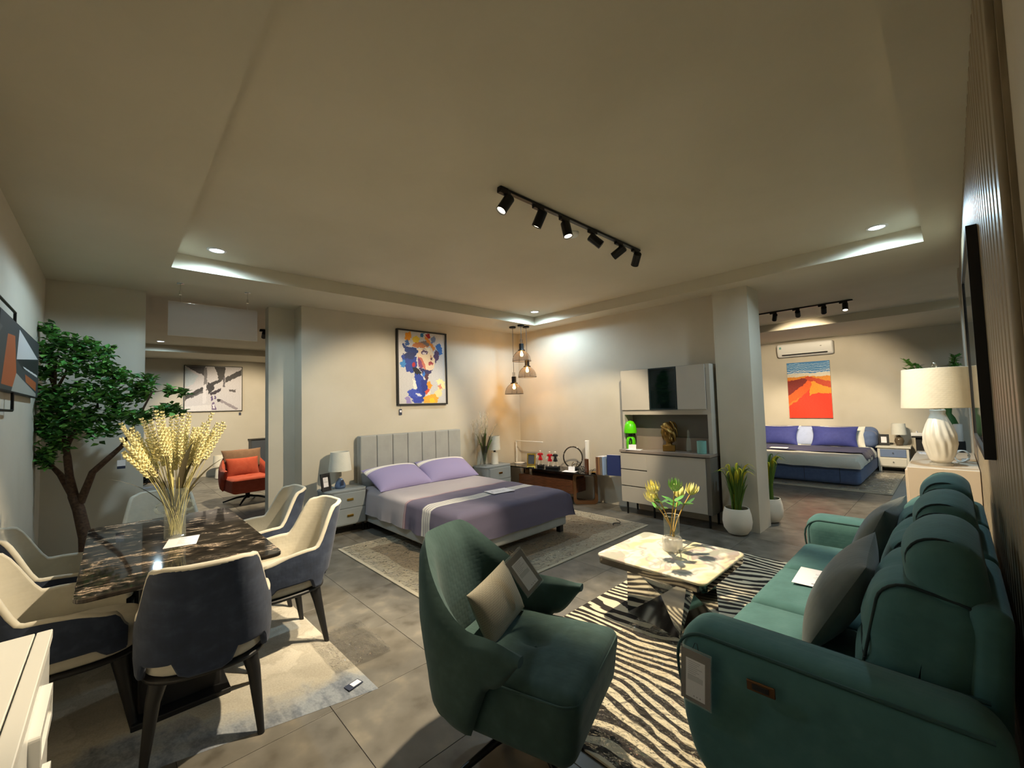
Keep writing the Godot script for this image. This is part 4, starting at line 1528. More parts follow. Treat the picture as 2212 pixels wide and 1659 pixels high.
func build_coffee_table() -> void:
	var c := Vector3(2.83, 0, -1.425)
	var t := thing("coffee_table", "square marble-topped coffee table on a mirrored angular base", "table", c)
	part("table_top", uv_top(slab_plan(rrect(0.70, 0.76, 0.05, 5), 0.418, 0.434, 0.004), -0.35, 0.35, -0.38, 0.38), M.light_marble, t, "cream and mauve veined marble top")
	part("top_edge", slab_plan(rrect(0.685, 0.745, 0.045, 5), 0.375, 0.4175, 0.0), M.smoke_chrome, t, "dark mirrored rim")
	# hourglass of facets: square top turned against square foot, pinched in between
	var m := MB.new()
	var A := []
	var B := []
	var W := []
	for k in 4:
		var an := PI / 4 + PI / 2 * k
		A.append(Vector3(cos(an) * 0.30, 0.375, sin(an) * 0.30))
		B.append(Vector3(cos(an + 0.20) * 0.30, 0.012, sin(an + 0.20) * 0.30))
		W.append(Vector3(cos(an - PI / 4) * 0.155, 0.20, sin(an - PI / 4) * 0.155))
	for k in 4:
		var k2 := (k + 1) % 4
		m.tri(A[k], A[k2], W[k2])
		m.tri(B[k2], B[k], W[k2])
		m.tri(A[k], W[k2], B[k])
		m.tri(A[k2], B[k2], W[k2])
	part("base", m, M.chrome, t, "mirror-polished angular base")
	part("foot_plate", slab(Vector3(-0.29, 0.010, -0.03), Vector3(0.29, 0.013, 0.03)), M.chrome, t)
	# vase and proteas
	var vp := Vector3(2.905, 0.434, -1.44)
	t = thing("cylinder_vase", "clear cylinder vase with thick frosted foot on the coffee table", "vase", vp)
	m = MB.new()
	m.lathe([Vector2(0.052, 0.085), Vector2(0.053, 0.09), Vector2(0.053, 0.245)], Vector3.ZERO, 32)
	part("cylinder", m, M.thick_glass, t)
	m = MB.new()
	m.lathe([Vector2(0.0, 0.0), Vector2(0.062, 0.0), Vector2(0.068, 0.006), Vector2(0.068, 0.082), Vector2(0.062, 0.092), Vector2(0.052, 0.094)], Vector3.ZERO, 32)
	part("foot", m, M.frosted_glass, t)
	m = MB.new()
	var ring := []
	for k in 28:
		ring.append(Vector3(cos(TAU * k / 28) * 0.053, 0.246, sin(TAU * k / 28) * 0.053))
	m.tube(ring, 0.0016, 5, false, true)
	part("rim", m, M.white_gloss, t)
	var r := RandomNumberGenerator.new()
	r.seed = 31
	var fl := [[1413, 1062, 0.06], [1410, 1080, -0.02], [1466, 1072, -0.05], [1492, 1066, 0.05], [1458, 1058, 0.08]]
	for k in fl.size():
		var tip := on_z(fl[k][0], fl[k][1], vp.z + fl[k][2])
		t = thing("protea_stem", ["pale yellow protea leaning left in the cylinder vase, topmost on that side", "pale yellow protea leaning left in the cylinder vase, below another bloom", "wide open protea in the middle of the cylinder vase", "pale protea leaning right in the cylinder vase over a large leaf", "green protea bud at the back of the cylinder vase"][k], "flower", vp + Vector3(0, 0.10, 0), 0.0, "proteas in the cylinder vase")
		var L := tip - t.position
		var b := Vector3(r.randf_range(-0.02, 0.02), 0.0, r.randf_range(-0.02, 0.02))
		var path := arc(b, Vector3(L.x * 0.25, L.y * 0.5, L.z * 0.25), L, 8)
		m = MB.new()
		m.tube(path, 0.0042, 7)
		part("stalk", m, M.protea_stem, t)
		var d: Vector3 = (path[8] - path[6]).normalized().lerp(Vector3.UP, 0.45).normalized()
		var f := MB.ring_frame(d)
		var X := Transform3D(Basis(f[0], d, f[1]), L)
		m = MB.new()
		m.X = X
		m.lathe([Vector2(0.004, -0.012), Vector2(0.013, 0.0), Vector2(0.017, 0.02), Vector2(0.013, 0.04), Vector2(0.0, 0.046)], Vector3.ZERO, 14)
		part("flower_head", m, M.protea_petal, t)
		for ly in 2:
			for i in 11:
				var an := TAU * (i + ly * 0.5) / 11
				var o := Vector3(cos(an), 0, sin(an))
				m = MB.new()
				m.X = X
				leaf_blade(o * 0.012 + Vector3(0, -0.006, 0), o * (0.046 - ly * 0.016) + Vector3(0, 0.022, 0), o * (0.044 - ly * 0.020) + Vector3(0, 0.072 + 0.012 * ly, 0), 0.017, m, 5)
				part("petal", m, M.protea_petal if k != 4 else M.leaf_light, t)
		for i in 3:
			var an := r.randf() * TAU
			var o := Vector3(cos(an), 0, sin(an))
			m = MB.new()
			var pb: Vector3 = path[6]
			leaf_blade(pb, pb + o * 0.035 + Vector3(0, 0.03, 0), pb + o * 0.085 + Vector3(0, 0.02 + 0.03 * r.randf(), 0), 0.06, m, 6)
			part("leaf", m, M.leaf_green if i else M.leaf_dark, t)

func band_image(bands: Array, h: int) -> Image:   # [upto 0..1, colour] from top
	var im := canvas(32, h, Color.WHITE)
	var y0 := 0
	for b in bands:
		var y1 := int(round(b[0] * h))
		im.fill_rect(Rect2i(0, y0, 32, maxi(1, y1 - y0)), b[1])
		y0 = y1
	return im

func nightstand(label: String, at: Vector3, w: float) -> Node3D:
	var t := thing("nightstand", label, "nightstand", at, 0.0, "grey two-drawer nightstands beside the bed")
	var d := 0.33
	var m := MB.new()
	m.X = Transform3D(Basis(), Vector3(0, 0, 0))
	var poly := PackedVector2Array()
	for k in 7:
		var an := PI / 2 * k / 6
		poly.append(Vector2(-w / 2 + 0.07 - 0.07 * sin(an) , -d / 2 + 0.0 + 0.07 - 0.07 * cos(an)))
	for k in 7:
		var an := PI / 2 * k / 6
		poly.append(Vector2(-w / 2 + 0.09 - 0.09 * cos(an), d / 2 - 0.09 + 0.09 * sin(an)))
	for k in 7:
		var an := PI / 2 * k / 6
		poly.append(Vector2(w / 2 - 0.05 + 0.05 * sin(an), d / 2 - 0.05 + 0.05 * cos(an)))
	poly.append(Vector2(w / 2, -d / 2))
	part("body", slab_plan(poly, 0.115, 0.505), M.night_grey, t)
	var big := PackedVector2Array()
	for p in poly:
		big.append(p * Vector2(1.025, 1.03))
	part("top_panel", slab_plan(big, 0.507, 0.535, 0.006), M.night_grey, t)
	for k in 2:
		m = MB.new()
		m.rbox(Vector3(0.03, 0.215 + 0.19 * k, d / 2 + 0.005), Vector3(w - 0.12, 0.178, 0.018), 0.004, 1)
		var dr := part("drawer", m, M.night_grey, t)
		m = MB.new()
		m.rbox(Vector3(0.03, 0.225 + 0.19 * k, d / 2 + 0.020), Vector3(0.075, 0.026, 0.012), 0.003, 1)
		part("handle", m, M.gold, dr, "gold handle")
	m = MB.new()
	m.box(Vector3(0.03, 0.31, d / 2 + 0.0035), Vector3(w - 0.10, 0.39, 0.005))
	part("front_board", m, M.night_grey, t)
	for x in [-w / 2 + 0.07, w / 2 - 0.04]:
		for z in [-d / 2 + 0.04, d / 2 - 0.04]:
			m = MB.new()
			m.cyl(Vector3(x, 0, z), Vector3(x, 0.118, z), 0.010, 0.014, 10)
			part("leg", m, M.black_metal, t)
	return t

func photo_frame(called: String, label: String, at: Vector3, turn: float, w: float, h: float, fm: Material, face: Material) -> void:
	var t := thing(called, label, "picture frame", at, turn)
	var m := MB.new()
	m.X = rot(Vector3.RIGHT, -0.16)
	m.X.origin = Vector3(0, 0, 0)
	m.ring(rrect(w, h, 0.004, 1, Vector2(0, h / 2)), rrect(w * 0.72, h * 0.76, 0.003, 1, Vector2(0, h / 2)), 0.014)
	part("moulding", m, fm, t)
	m = MB.new()
	m.X = rot(Vector3.RIGHT, -0.16)
	m.box(Vector3(0, h / 2, 0.004), Vector3(w * 0.9, h * 0.9, 0.004))
	part("mount", m, M.black_matte if fm != M.gold else M.night_dark, t)
	m = MB.new()
	m.X = rot(Vector3.RIGHT, -0.16)
	var z := 0.0075
	m.quad(Vector3(-w * 0.26, h * 0.78, z), Vector3(w * 0.26, h * 0.78, z), Vector3(w * 0.26, h * 0.24, z), Vector3(-w * 0.26, h * 0.24, z))
	part("print", m, face, t)
	m = MB.new()
	m.tube([Vector3(0, h * 0.7, -h * 0.11), Vector3(0, 0.002, -h * 0.42)], 0.005, 6)
	part("strut", m, M.black_matte, t)

func build_bedroom() -> void:
	# bed
	var bx0 := 2.31
	var bx1 := 3.86
	var cx := (bx0 + bx1) / 2
	var w := bx1 - bx0
	var t := thing("double_bed", "pale grey upholstered bed with tall channelled headboard", "bed", Vector3(cx, 0, WA + 0.005))
	# local z 0 at the wall, foot at 2.24
	var hb := MB.new()
	hb.rbox(Vector3(0.025, 0.60, 0.055), Vector3(1.60, 1.10, 0.09), 0.02, 2)
	var hp := part("headboard", hb, M.grey_fabric, t)
	for k in 7:
		var m := MB.new()
		m.rbox(Vector3(0.025 - 0.80 + 1.60 / 7 * (k + 0.5), 0.72, 0.112), Vector3(1.60 / 7 - 0.004, 0.86, 0.045), 0.016, 3)
		part("channel_panel", m, M.grey_fabric, hp)
	var m := MB.new()
	m.rbox(Vector3(0, 0.20, 1.18), Vector3(w, 0.22, 2.12), 0.025, 3)
	part("frame", m, M.grey_fabric, t)
	for x in [-w / 2 + 0.06, w / 2 - 0.06]:
		for z in [0.25, 2.18]:
			m = MB.new()
			m.rbox(Vector3(x, 0.046, z), Vector3(0.06, 0.092, 0.06), 0.006, 1)
			part("foot", m, M.black_wood, t)
	m = MB.new()
	m.rbox(Vector3(0, 0.385, 1.16), Vector3(w - 0.06, 0.19, 1.98), 0.05, 3)
	part("mattress", m, M.cream_cotton, t)
	# bedspread
	var LI := c8(172, 166, 172)
	var PU := c8(100, 95, 118)
	var ST := c8(214, 212, 206)
	var im := band_image([[0.475, LI], [0.479, c8(150, 96, 104)], [0.484, LI], [0.488, c8(150, 96, 104)], [0.625, PU], [0.640, ST], [0.643, PU], [0.655, ST], [0.658, PU], [0.670, ST], [0.673, PU], [0.690, ST], [1.0, PU]], 1024)
	var bm := pic("bedspread_print", im, 0.9)
	bm.rim_enabled = true
	bm.rim = 0.15
	var P := []
	var na := 70
	var nb := 80
	var drop := 0.27
	var f := noise(91, 1.6, 3)
	var hw := w / 2 + 0.006
	var z0 := 0.16
	var z1 := 2.245
	for i in nb + 1:
		var row := PackedVector3Array()
		var lb := (z1 - z0 + drop) * i / nb
		var z := z0 + minf(lb, z1 - z0)
		var d2 := maxf(0.0, lb - (z1 - z0))
		for j in na + 1:
			var la := lerpf(-(hw + drop), hw + drop, float(j) / na)
			var x := clampf(la, -hw, hw)
			var d1 := maxf(0.0, absf(la) - hw)
			var dd := minf(drop, sqrt(d1 * d1 + d2 * d2)) if d1 > 0 and d2 > 0 else maxf(d1, d2)
			# soft rounding at the edges
			var y := 0.497
			var ed := minf(hw - absf(x), z1 - z)
			if dd <= 0:
				y -= 0.035 * pow(clampf(1 - ed / 0.09, 0, 1), 2)
			else:
				y -= 0.035 + dd * 0.96
			y += f.get_noise_2d(la * 1.3, lb * 1.3) * 0.010
			var out := 0.014 * clampf(dd * 8, 0, 1) + dd * (0.06 + 0.14 * f.get_noise_2d(lb * 2.0, la * 0.4)) * (1.0 if d1 > 0 else 0.6)
			var px := x
			var pz := z
			if d1 > 0:
				px += signf(la) * out
			if d2 > 0:
				pz += out * (1.0 if d1 <= 0 else 1.6)
				if d1 > 0:
					px += signf(la) * 0.03
					pz += 0.02
			row.append(Vector3(px, y, pz))
		P.append(row)
	m = MB.new()
	m.grid(P)
	solo("bedspread", m, bm, "grey and purple striped bedspread draped over the grey bed", "bedspread", Vector3(cx, 0, WA + 0.005))
	# pillows
	im = band_image([[0.22, c8(150, 142, 184)], [0.24, c8(236, 234, 226)], [0.25, c8(150, 142, 184)], [0.32, c8(236, 234, 226)], [0.33, c8(150, 142, 184)], [0.345, c8(236, 234, 226)], [1.0, c8(150, 142, 184)]], 256)
	im.flip_y()
	pic("pillow_print", im, 0.9)
	m = MB.new()
	m.pillow(0.80, 0.50, 0.23, 18, 0.05)
	var o := solo("bed_pillow", m, M.pillow_print, "lavender pillow with white striped hem nearest the blue lamp", "pillow", Vector3.ZERO, 0.0, "lavender pillows on the grey bed")
	o.transform = Transform3D(Basis(Vector3.UP, 0.10) * Basis(Vector3.RIGHT, -1.12), Vector3(2.70, 0.612, -5.04))
	o = solo("bed_pillow", m, M.pillow_print, "lavender pillow with white striped hem nearest the pampas vase", "pillow", Vector3.ZERO, 0.0, "lavender pillows on the grey bed")
	o.transform = Transform3D(Basis(Vector3.UP, -0.06) * Basis(Vector3.RIGHT, -1.10), Vector3(3.47, 0.615, -5.05))
	var pm := MB.new()
	pm.rbox(Vector3.ZERO, Vector3(0.21, 0.0016, 0.30), 0.0004, 1)
	uv_top(pm, -0.105, 0.105, -0.15, 0.15)
	solo("paper_sheet", pm, M.sheet_a, "white price sheet on the purple striped bedspread", "paper", Vector3(3.26, 0.509, -3.69), PI / 2 - 0.1)
	# nightstands with what stands on them
	nightstand("grey-blue nightstand carrying the blue lamp and black photo frame", Vector3(2.055, 0, WA + 0.17), 0.50)
	nightstand("grey-blue nightstand carrying the pampas vase and white lamp", Vector3(4.50, 0, WA + 0.17), 0.56)
	t = thing("table_lamp", "small lamp with blue ceramic base and white drum shade", "lamp", Vector3(2.035, 0.535, -5.27))
	m = MB.new()
	m.lathe([Vector2(0.0, 0.0), Vector2(0.055, 0.0), Vector2(0.064, 0.02), Vector2(0.062, 0.045), Vector2(0.045, 0.085), Vector2(0.024, 0.115), Vector2(0.018, 0.125)], Vector3.ZERO, 24)
	part("ceramic_base", m, M.blue_ceramic, t)
	m = MB.new()
	m.lathe([Vector2(0.017, 0.125), Vector2(0.017, 0.19), Vector2(0.017, 0.19), Vector2(0.006, 0.20), Vector2(0.006, 0.30)], Vector3.ZERO, 14)
	part("neck", m, M.cream_wood, t)
	m = MB.new()
	m.lathe([Vector2(0.132, 0.215), Vector2(0.134, 0.22), Vector2(0.108, 0.445), Vector2(0.106, 0.447), Vector2(0.105, 0.44), Vector2(0.129, 0.22), Vector2(0.131, 0.215)], Vector3.ZERO, 32)
	part("lamp_shade", m, M.lamp_grey, t)
	m = MB.new()
	m.X = rot(Vector3.UP, 0.3, Vector3(0.0, 0.075, 0.07))
	m.rbox(Vector3.ZERO, Vector3(0.04, 0.065, 0.003), 0.001, 1)
	m.rbox(Vector3(0.0, 0.0, 0.002), Vector3(0.022, 0.035, 0.001), 0.0004, 1)
	part("price_tag", m, M.tag_navy, t)
	photo_frame("photo_frame", "black photo frame with white paper beside the blue lamp", Vector3(1.845, 0.535, -5.20), 0.35, 0.13, 0.21, M.black_matte, M.sheet_b)
	t = thing("table_lamp", "small lamp with pale cylinder shade on white cylinder base", "lamp", Vector3(4.56, 0.535, -5.26))
	m = MB.new()
	m.lathe([Vector2(0.0, 0.0), Vector2(0.056, 0.0), Vector2(0.06, 0.006), Vector2(0.056, 0.19), Vector2(0.04, 0.20), Vector2(0.0, 0.202)], Vector3.ZERO, 24)
	part("ceramic_base", m, M.white_ceramic, t)
	m = MB.new()
	m.cyl(Vector3(0, 0.20, 0), Vector3(0, 0.24, 0), 0.018, 0.018, 12)
	part("neck", m, M.black_matte, t)
	m = MB.new()
	m.lathe([Vector2(0.094, 0.235), Vector2(0.096, 0.24), Vector2(0.094, 0.465), Vector2(0.091, 0.465), Vector2(0.092, 0.24), Vector2(0.094, 0.235)], Vector3.ZERO, 28)
	part("lamp_shade", m, M.lamp_grey, t)
	# vase of pampas
	var vp := Vector3(4.33, 0.535, -5.25)
	t = thing("glass_vase", "clear narrow glass vase on the nightstand by the corner", "vase", vp)
	m = MB.new()
	m.lathe([Vector2(0.0, 0.0), Vector2(0.045, 0.0), Vector2(0.048, 0.01), Vector2(0.043, 0.16), Vector2(0.030, 0.22), Vector2(0.034, 0.25)], Vector3.ZERO, 24)
	part("body", m, M.thick_glass, t)
	m = MB.new()
	m.X = rot(Vector3.UP, 0.2, Vector3(0.0, 0.27, 0.05))
	m.rbox(Vector3.ZERO, Vector3(0.05, 0.10, 0.003), 0.001, 1)
	part("price_tag", m, M.black_matte, t)
	t = thing("pampas_bouquet", "white feathery pampas plumes with green blades in the narrow vase", "bouquet", vp + Vector3(0, 0.02, 0))
	var r := RandomNumberGenerator.new()
	r.seed = 12
	for k in 16:
		var an := lerpf(-1.0, 1.0, k / 15.0)
		var tip := Vector3(an * 0.20 + r.randf_range(-0.02, 0.02), 0.86 - 0.16 * an * an - r.randf() * 0.12, r.randf_range(-0.10, 0.10))
		var path := arc(Vector3(an * 0.02, 0.0, 0), Vector3(tip.x * 0.3, 0.45, tip.z * 0.3), tip, 10)
		m = MB.new()
		m.tube(path.slice(0, 7), 0.002, 5)
		var st := part("stalk", m, M.dry_leaf, t)
		m = MB.new()
		for i in 70:
			var e := r.randf_range(5.5, 9.9)
			var p: Vector3 = path[int(e)].lerp(path[mini(int(e) + 1, 10)], e - int(e))
			var dir := (Vector3(r.randf_range(-1, 1), r.randf_range(0.6, 1.8), r.randf_range(-1, 1))).normalized()
			leaf_blade(p, p + dir * 0.025, p + dir * 0.05 + Vector3(0, -0.006, 0), 0.004, m, 2)
		part("plume", m, M.pampas, st)
	for k in 15:
		var an := lerpf(-1.0, 1.0, k / 14.0)
		var tip := Vector3(an * 0.26 + r.randf_range(-0.03, 0.03), 0.58 - 0.22 * an * an + r.randf_range(-0.08, 0.08), r.randf_range(-0.12, 0.12))
		part("blade", leaf_blade(Vector3(an * 0.015, 0.05, 0), Vector3(tip.x * 0.35, 0.48, tip.z * 0.4), tip, 0.022), M.grass_green if k % 3 else M.dry_leaf, t)
	for k in 2:
		m = MB.new()
		m.lathe([Vector2(0.0, 0.0), Vector2(0.02, 0.0), Vector2(0.022, 0.004), Vector2(0.020, 0.12 + 0.04 * k), Vector2(0.008, 0.15 + 0.04 * k), Vector2(0.008, 0.19 + 0.04 * k)], Vector3.ZERO, 18)
		solo("glass_bottle", m, M.thick_glass, ["short slim clear bottle left of the pampas vase", "taller slim clear bottle between pampas vase and bed"][k], "bottle", Vector3(4.245 - 0.035 * k, 0.535, -5.20 - 0.05 * k))
	# portrait
	t = thing("framed_painting", "framed colourful abstract portrait of a woman above the bed", "painting", Vector3(3.323, 2.09, WA))
	m = MB.new()
	m.X = Transform3D(Basis(), Vector3(0, 0, 0.002))
	m.ring(rrect(0.846, 1.10, 0.003, 1), rrect(0.806, 1.06, 0.002, 1), 0.045)
	part("frame", m, M.black_wood, t, "deep black frame")
	m = MB.new()
	m.box(Vector3(0, 0, 0.02), Vector3(0.81, 1.064, 0.012))
	part("stretcher", m, M.cream_cotton, t)
	m = MB.new()
	m.quad(Vector3(-0.40, 0.525, 0.0285), Vector3(0.40, 0.525, 0.0285), Vector3(0.40, -0.525, 0.0285), Vector3(-0.40, -0.525, 0.0285))
	part("print", m, M.portrait_print, t)
	m = MB.new()
	m.tube([Vector3(-0.375, -0.55, 0.03), Vector3(-0.372, -0.60, 0.02)], 0.0012, 5)
	m.rbox(Vector3(-0.37, -0.645, 0.02), Vector3(0.042, 0.085, 0.003), 0.001, 1)
	var tg := part("price_tag", m, M.tag_navy, t)
	m = MB.new()
	m.box(Vector3(-0.37, -0.635, 0.0222), Vector3(0.028, 0.03, 0.0008))
	part("tag_print", m, M.paper, tg)
	# pendants
	pendant(Vector3(4.753, SOF, -4.755), 2.20, "smoked glass dome pendant hanging highest in the corner trio")
	pendant(Vector3(4.908, SOF, -4.791), 1.95, "smoked glass dome pendant hanging at middle height in the corner trio")
	pendant(Vector3(4.752, SOF, -4.95), 1.68, "smoked glass dome pendant hanging lowest in the corner trio")

func pendant(at: Vector3, rim_y: float, label: String) -> void:
	var t := thing("pendant_lamp", label, "pendant lamp", at, 0.0, "glass dome pendants in the corner")
	var d := rim_y - at.y
	var m := MB.new()
	m.lathe([Vector2(0.0, -0.028), Vector2(0.05, -0.026), Vector2(0.055, -0.02), Vector2(0.055, 0.0)], Vector3.ZERO, 24)
	part("canopy", m, M.black_metal, t)
	m = MB.new()
	m.cyl(Vector3(0, -0.02, 0), Vector3(0, d + 0.29, 0), 0.0035, 0.0035, 8)
	part("cord", m, M.black_matte, t)
	m = MB.new()
	m.lathe([Vector2(0.0, d + 0.285), Vector2(0.036, d + 0.285), Vector2(0.038, d + 0.28), Vector2(0.038, d + 0.19), Vector2(0.06, d + 0.18), Vector2(0.06, d + 0.168), Vector2(0.0, d + 0.168)].map(func(p): return p), Vector3.ZERO, 20)
	for k in 2:
		m.cyl(Vector3(-0.022 + 0.044 * k, d + 0.28, 0), Vector3(-0.022 + 0.044 * k, d + 0.355, 0), 0.004, 0.004, 6)
	part("socket", m, M.black_metal, t)
	m = MB.new()
	var prof := []
	for k in 13:
		var an := PI / 2 * k / 12
		prof.append(Vector2(0.15 * sin(an + 0.0) if k > 3 else 0.15 * sin(PI / 2 * 3.0 / 12 + 0.0) * (0.6 + 0.4 * k / 3.0), d + 0.172 * cos(an)))
	prof.reverse()
	m.lathe(prof, Vector3.ZERO, 32)
	part("glass_shade", m, M.smoke_glass, t)
	m = MB.new()
	var ring := []
	for k in 32:
		ring.append(Vector3(cos(TAU * k / 32) * 0.151, d, sin(TAU * k / 32) * 0.151))
	m.tube(ring, 0.0035, 6, false, true)
	for k in 4:
		var an := TAU * k / 4 + 0.5
		var rib := []
		for i in 10:
			var a := PI / 2 * (0.25 + 0.75 * i / 9.0)
			rib.append(Vector3(cos(an) * 0.152 * sin(a), d + 0.174 * cos(a), sin(an) * 0.152 * sin(a)))
		m.tube(rib, 0.0028, 5)
	part("cage", m, M.black_metal, t)
	m = MB.new()
	m.lathe([Vector2(0.0, d + 0.075), Vector2(0.02, d + 0.082), Vector2(0.028, d + 0.105), Vector2(0.02, d + 0.135), Vector2(0.012, d + 0.17)], Vector3.ZERO, 16)
	part("bulb", m, M.filament, t)
	var l := OmniLight3D.new()
	l.name = "pendant_bulb"
	l.light_color = Color(1.0, 0.72, 0.36)
	l.light_energy = 0.16
	l.light_size = 0.02
	l.omni_range = 8.0
	l.omni_attenuation = 2.0
	l.shadow_enabled = true
	add_child(l)
	l.position = at + Vector3(0, d + 0.11, 0)

func build_tv_stand() -> void:
	# long stand along the right wall, slightly askew
	var t := thing("media_console", "black glass-topped media console with bronze loop legs", "media console", Vector3(5.095, 0, -4.495), 0.03)
	# local: length along z (+-0.95), depth along x (-0.22 front .. +0.22)
	part("glass_top", slab_plan(rrect(0.42, 1.85, 0.03, 4), 0.466, 0.48, 0.003), M.black_glass, t, "glossy black glass top")
	var m := MB.new()
	m.rbox(Vector3(0.0, 0.255, -0.02), Vector3(0.34, 0.20, 1.10), 0.006, 1)
	part("drawer_box", m, M.walnut, t, "walnut drawer box")
	m = MB.new()
	m.rbox(Vector3(0.150, 0.41, -0.02), Vector3(0.02, 0.109, 1.08), 0.003, 1)
	part("back_board", m, M.walnut, t)
	for s in [-1, 1]:
		m = MB.new()
		m.X = Transform3D(Basis(Vector3.UP, -0.85 if s > 0 else 0.85), Vector3(0.02, 0, s * 0.62))
		m.ring(rrect(0.36, 0.462, 0.06, 6, Vector2(0, 0.233)), rrect(0.27, 0.372, 0.045, 6, Vector2(0, 0.238)), 0.07)
		part("loop_leg", m, M.bronze, t)
	var y := 0.48
	# desk lamp
	t = thing("desk_lamp", "white thin LED desk lamp with right-angled arm", "lamp", Vector3(5.16, y, -5.31))
	m = MB.new()
	m.lathe([Vector2(0.0, 0.0), Vector2(0.09, 0.0), Vector2(0.092, 0.008), Vector2(0.088, 0.016), Vector2(0.0, 0.018)], Vector3(0.0, 0, 0.02), 28)
	part("base", m, M.white_plastic, t)
	m = MB.new()
	m.rbox(Vector3(0, 0.20, -0.05), Vector3(0.022, 0.39, 0.016), 0.005, 2)
	part("post", m, M.white_plastic, t)
	m = MB.new()
	m.rbox(Vector3(0, 0.392, 0.26), Vector3(0.026, 0.012, 0.64), 0.004, 2)
	part("arm", m, M.white_plastic, t)
	photo_frame("photo_frame", "gold photo frame with dark picture beside the desk lamp", Vector3(5.08, y, -4.93), -1.15, 0.15, 0.20, M.gold, M.night_dark)
	# statuettes
	figure("footballer_statuette", "single footballer statuette in red kit on a black base", Vector3(5.06, y, -4.70), -1.2, M.red_enamel, 0.05)
	var st := thing("footballer_statuette", "pair of footballer statuettes, one red, one black, on one base", "statuette", Vector3(5.05, y, -4.43), -1.2)
	m = MB.new()
	m.rbox(Vector3(0, 0.018, 0), Vector3(0.22, 0.036, 0.09), 0.008, 2)
	part("base", m, M.black_wood, st)
	fig_body(st, Vector3(-0.045, 0.036, 0), M.red_enamel, 0.25)
	fig_body(st, Vector3(0.05, 0.036, 0.005), M.black_matte, -0.25)
	# ring sculpture
	t = thing("ring_sculpture", "large thin bronze ring sculpture standing on a black block", "sculpture", Vector3(5.14, y, -4.09), -1.05)
	m = MB.new()
	m.rbox(Vector3(0, 0.018, 0), Vector3(0.16, 0.036, 0.08), 0.005, 1)
	part("base", m, M.black_wood, t)
	m = MB.new()
	var ring := []
	for k in 48:
		ring.append(Vector3(cos(TAU * k / 48) * 0.145, 0.19 + sin(TAU * k / 48) * 0.16, 0))
	m.tube(ring, 0.011, 10, false, true)
	part("ring", m, M.smoke_chrome, t)
	m = MB.new()
	m.tube(arc(Vector3(-0.02, 0.036, 0), Vector3(-0.03, 0.08, 0.0), Vector3(0.01, 0.12, 0.01)), 0.005, 6)
	m.tube(arc(Vector3(0.0, 0.07, 0), Vector3(0.03, 0.09, 0.0), Vector3(0.05, 0.07, 0.01)), 0.004, 6)
	part("figure", m, M.old_gold, t)
	# bicycle ornament
	t = thing("bicycle_ornament", "small dark metal bicycle ornament beside the bronze ring", "ornament", Vector3(5.06, y, -3.94), -1.1)
	for k in 2:
		m = MB.new()
		ring = []
		var rr := 0.055 if k == 0 else 0.035
		for i in 24:
			ring.append(Vector3(-0.03 + 0.10 * k + cos(TAU * i / 24) * rr, rr + 0.003 + sin(TAU * i / 24) * rr, 0))
		m.tube(ring, 0.004, 6, false, true)
		for i in 6:
			m.tube([Vector3(-0.03 + 0.10 * k, rr + 0.003, 0), Vector3(-0.03 + 0.10 * k + cos(TAU * i / 6) * rr, rr + 0.003 + sin(TAU * i / 6) * rr, 0)], 0.0012, 4)
		part("wheel", m, M.black_metal, t)
	m = MB.new()
	m.tube([Vector3(-0.03, 0.058, 0), Vector3(0.0, 0.14, 0), Vector3(0.03, 0.13, 0), Vector3(0.07, 0.038, 0)], 0.004, 6)
	m.tube([Vector3(-0.01, 0.15, -0.03), Vector3(0.0, 0.145, 0), Vector3(-0.01, 0.15, 0.03)], 0.004, 6)
	part("bike_frame", m, M.black_metal, t)
	# tall candle
	m = MB.new()
	m.lathe([Vector2(0.0, 0.0), Vector2(0.032, 0.0), Vector2(0.034, 0.004), Vector2(0.034, 0.445), Vector2(0.030, 0.45), Vector2(0.0, 0.448)], Vector3.ZERO, 24)
	solo("pillar_candle", m, M.wax, "tall plain white cylinder standing behind the bicycle ornament", "candle", Vector3(5.22, y, -3.87))
	# slim brown box, papers and card
	m = MB.new()
	m.rbox(Vector3(0, 0.10, 0), Vector3(0.035, 0.20, 0.06), 0.004, 1)
	solo("wooden_block", m, M.walnut, "slim upright brown wooden block between candle and books", "ornament", Vector3(5.04, y, -3.76), -0.3)
	var pm := MB.new()
	pm.rbox(Vector3.ZERO, Vector3(0.15, 0.0016, 0.21), 0.0004, 1)
	uv_top(pm, -0.075, 0.075, -0.105, 0.105)
	solo("paper_sheet", pm, M.sheet_a, "white price sheet on the media console's front edge", "paper", Vector3(4.985, y + 0.0012, -4.03), 0.3)
	m = MB.new()
	m.X = rot(Vector3.UP, -1.1, Vector3(0, 0.036, 0)) * rot(Vector3.RIGHT, -0.25)
	m.rbox(Vector3.ZERO, Vector3(0.10, 0.07, 0.002), 0.0006, 1)
	solo("price_card", m, M.paper, "white card standing on the media console before the ring", "price tag", Vector3(5.01, y + 0.001, -4.02))
	t = thing("gold_dish", "small gold dish with a wire ornament at the console's end", "dish", Vector3(5.06, y, -3.66))
	m = MB.new()
	m.lathe([Vector2(0.0, 0.002), Vector2(0.02, 0.0), Vector2(0.045, 0.014), Vector2(0.046, 0.016), Vector2(0.02, 0.005), Vector2(0.0, 0.006)], Vector3.ZERO, 20)
	part("dish", m, M.gold, t)
	m = MB.new()
	m.tube(arc(Vector3(-0.03, 0.015, 0), Vector3(0, 0.08, 0), Vector3(0.04, 0.05, 0.03)), 0.003, 6)
	part("wire_ornament", m, M.black_metal, t)
	# books standing, spines to the room
	var bz := -3.56
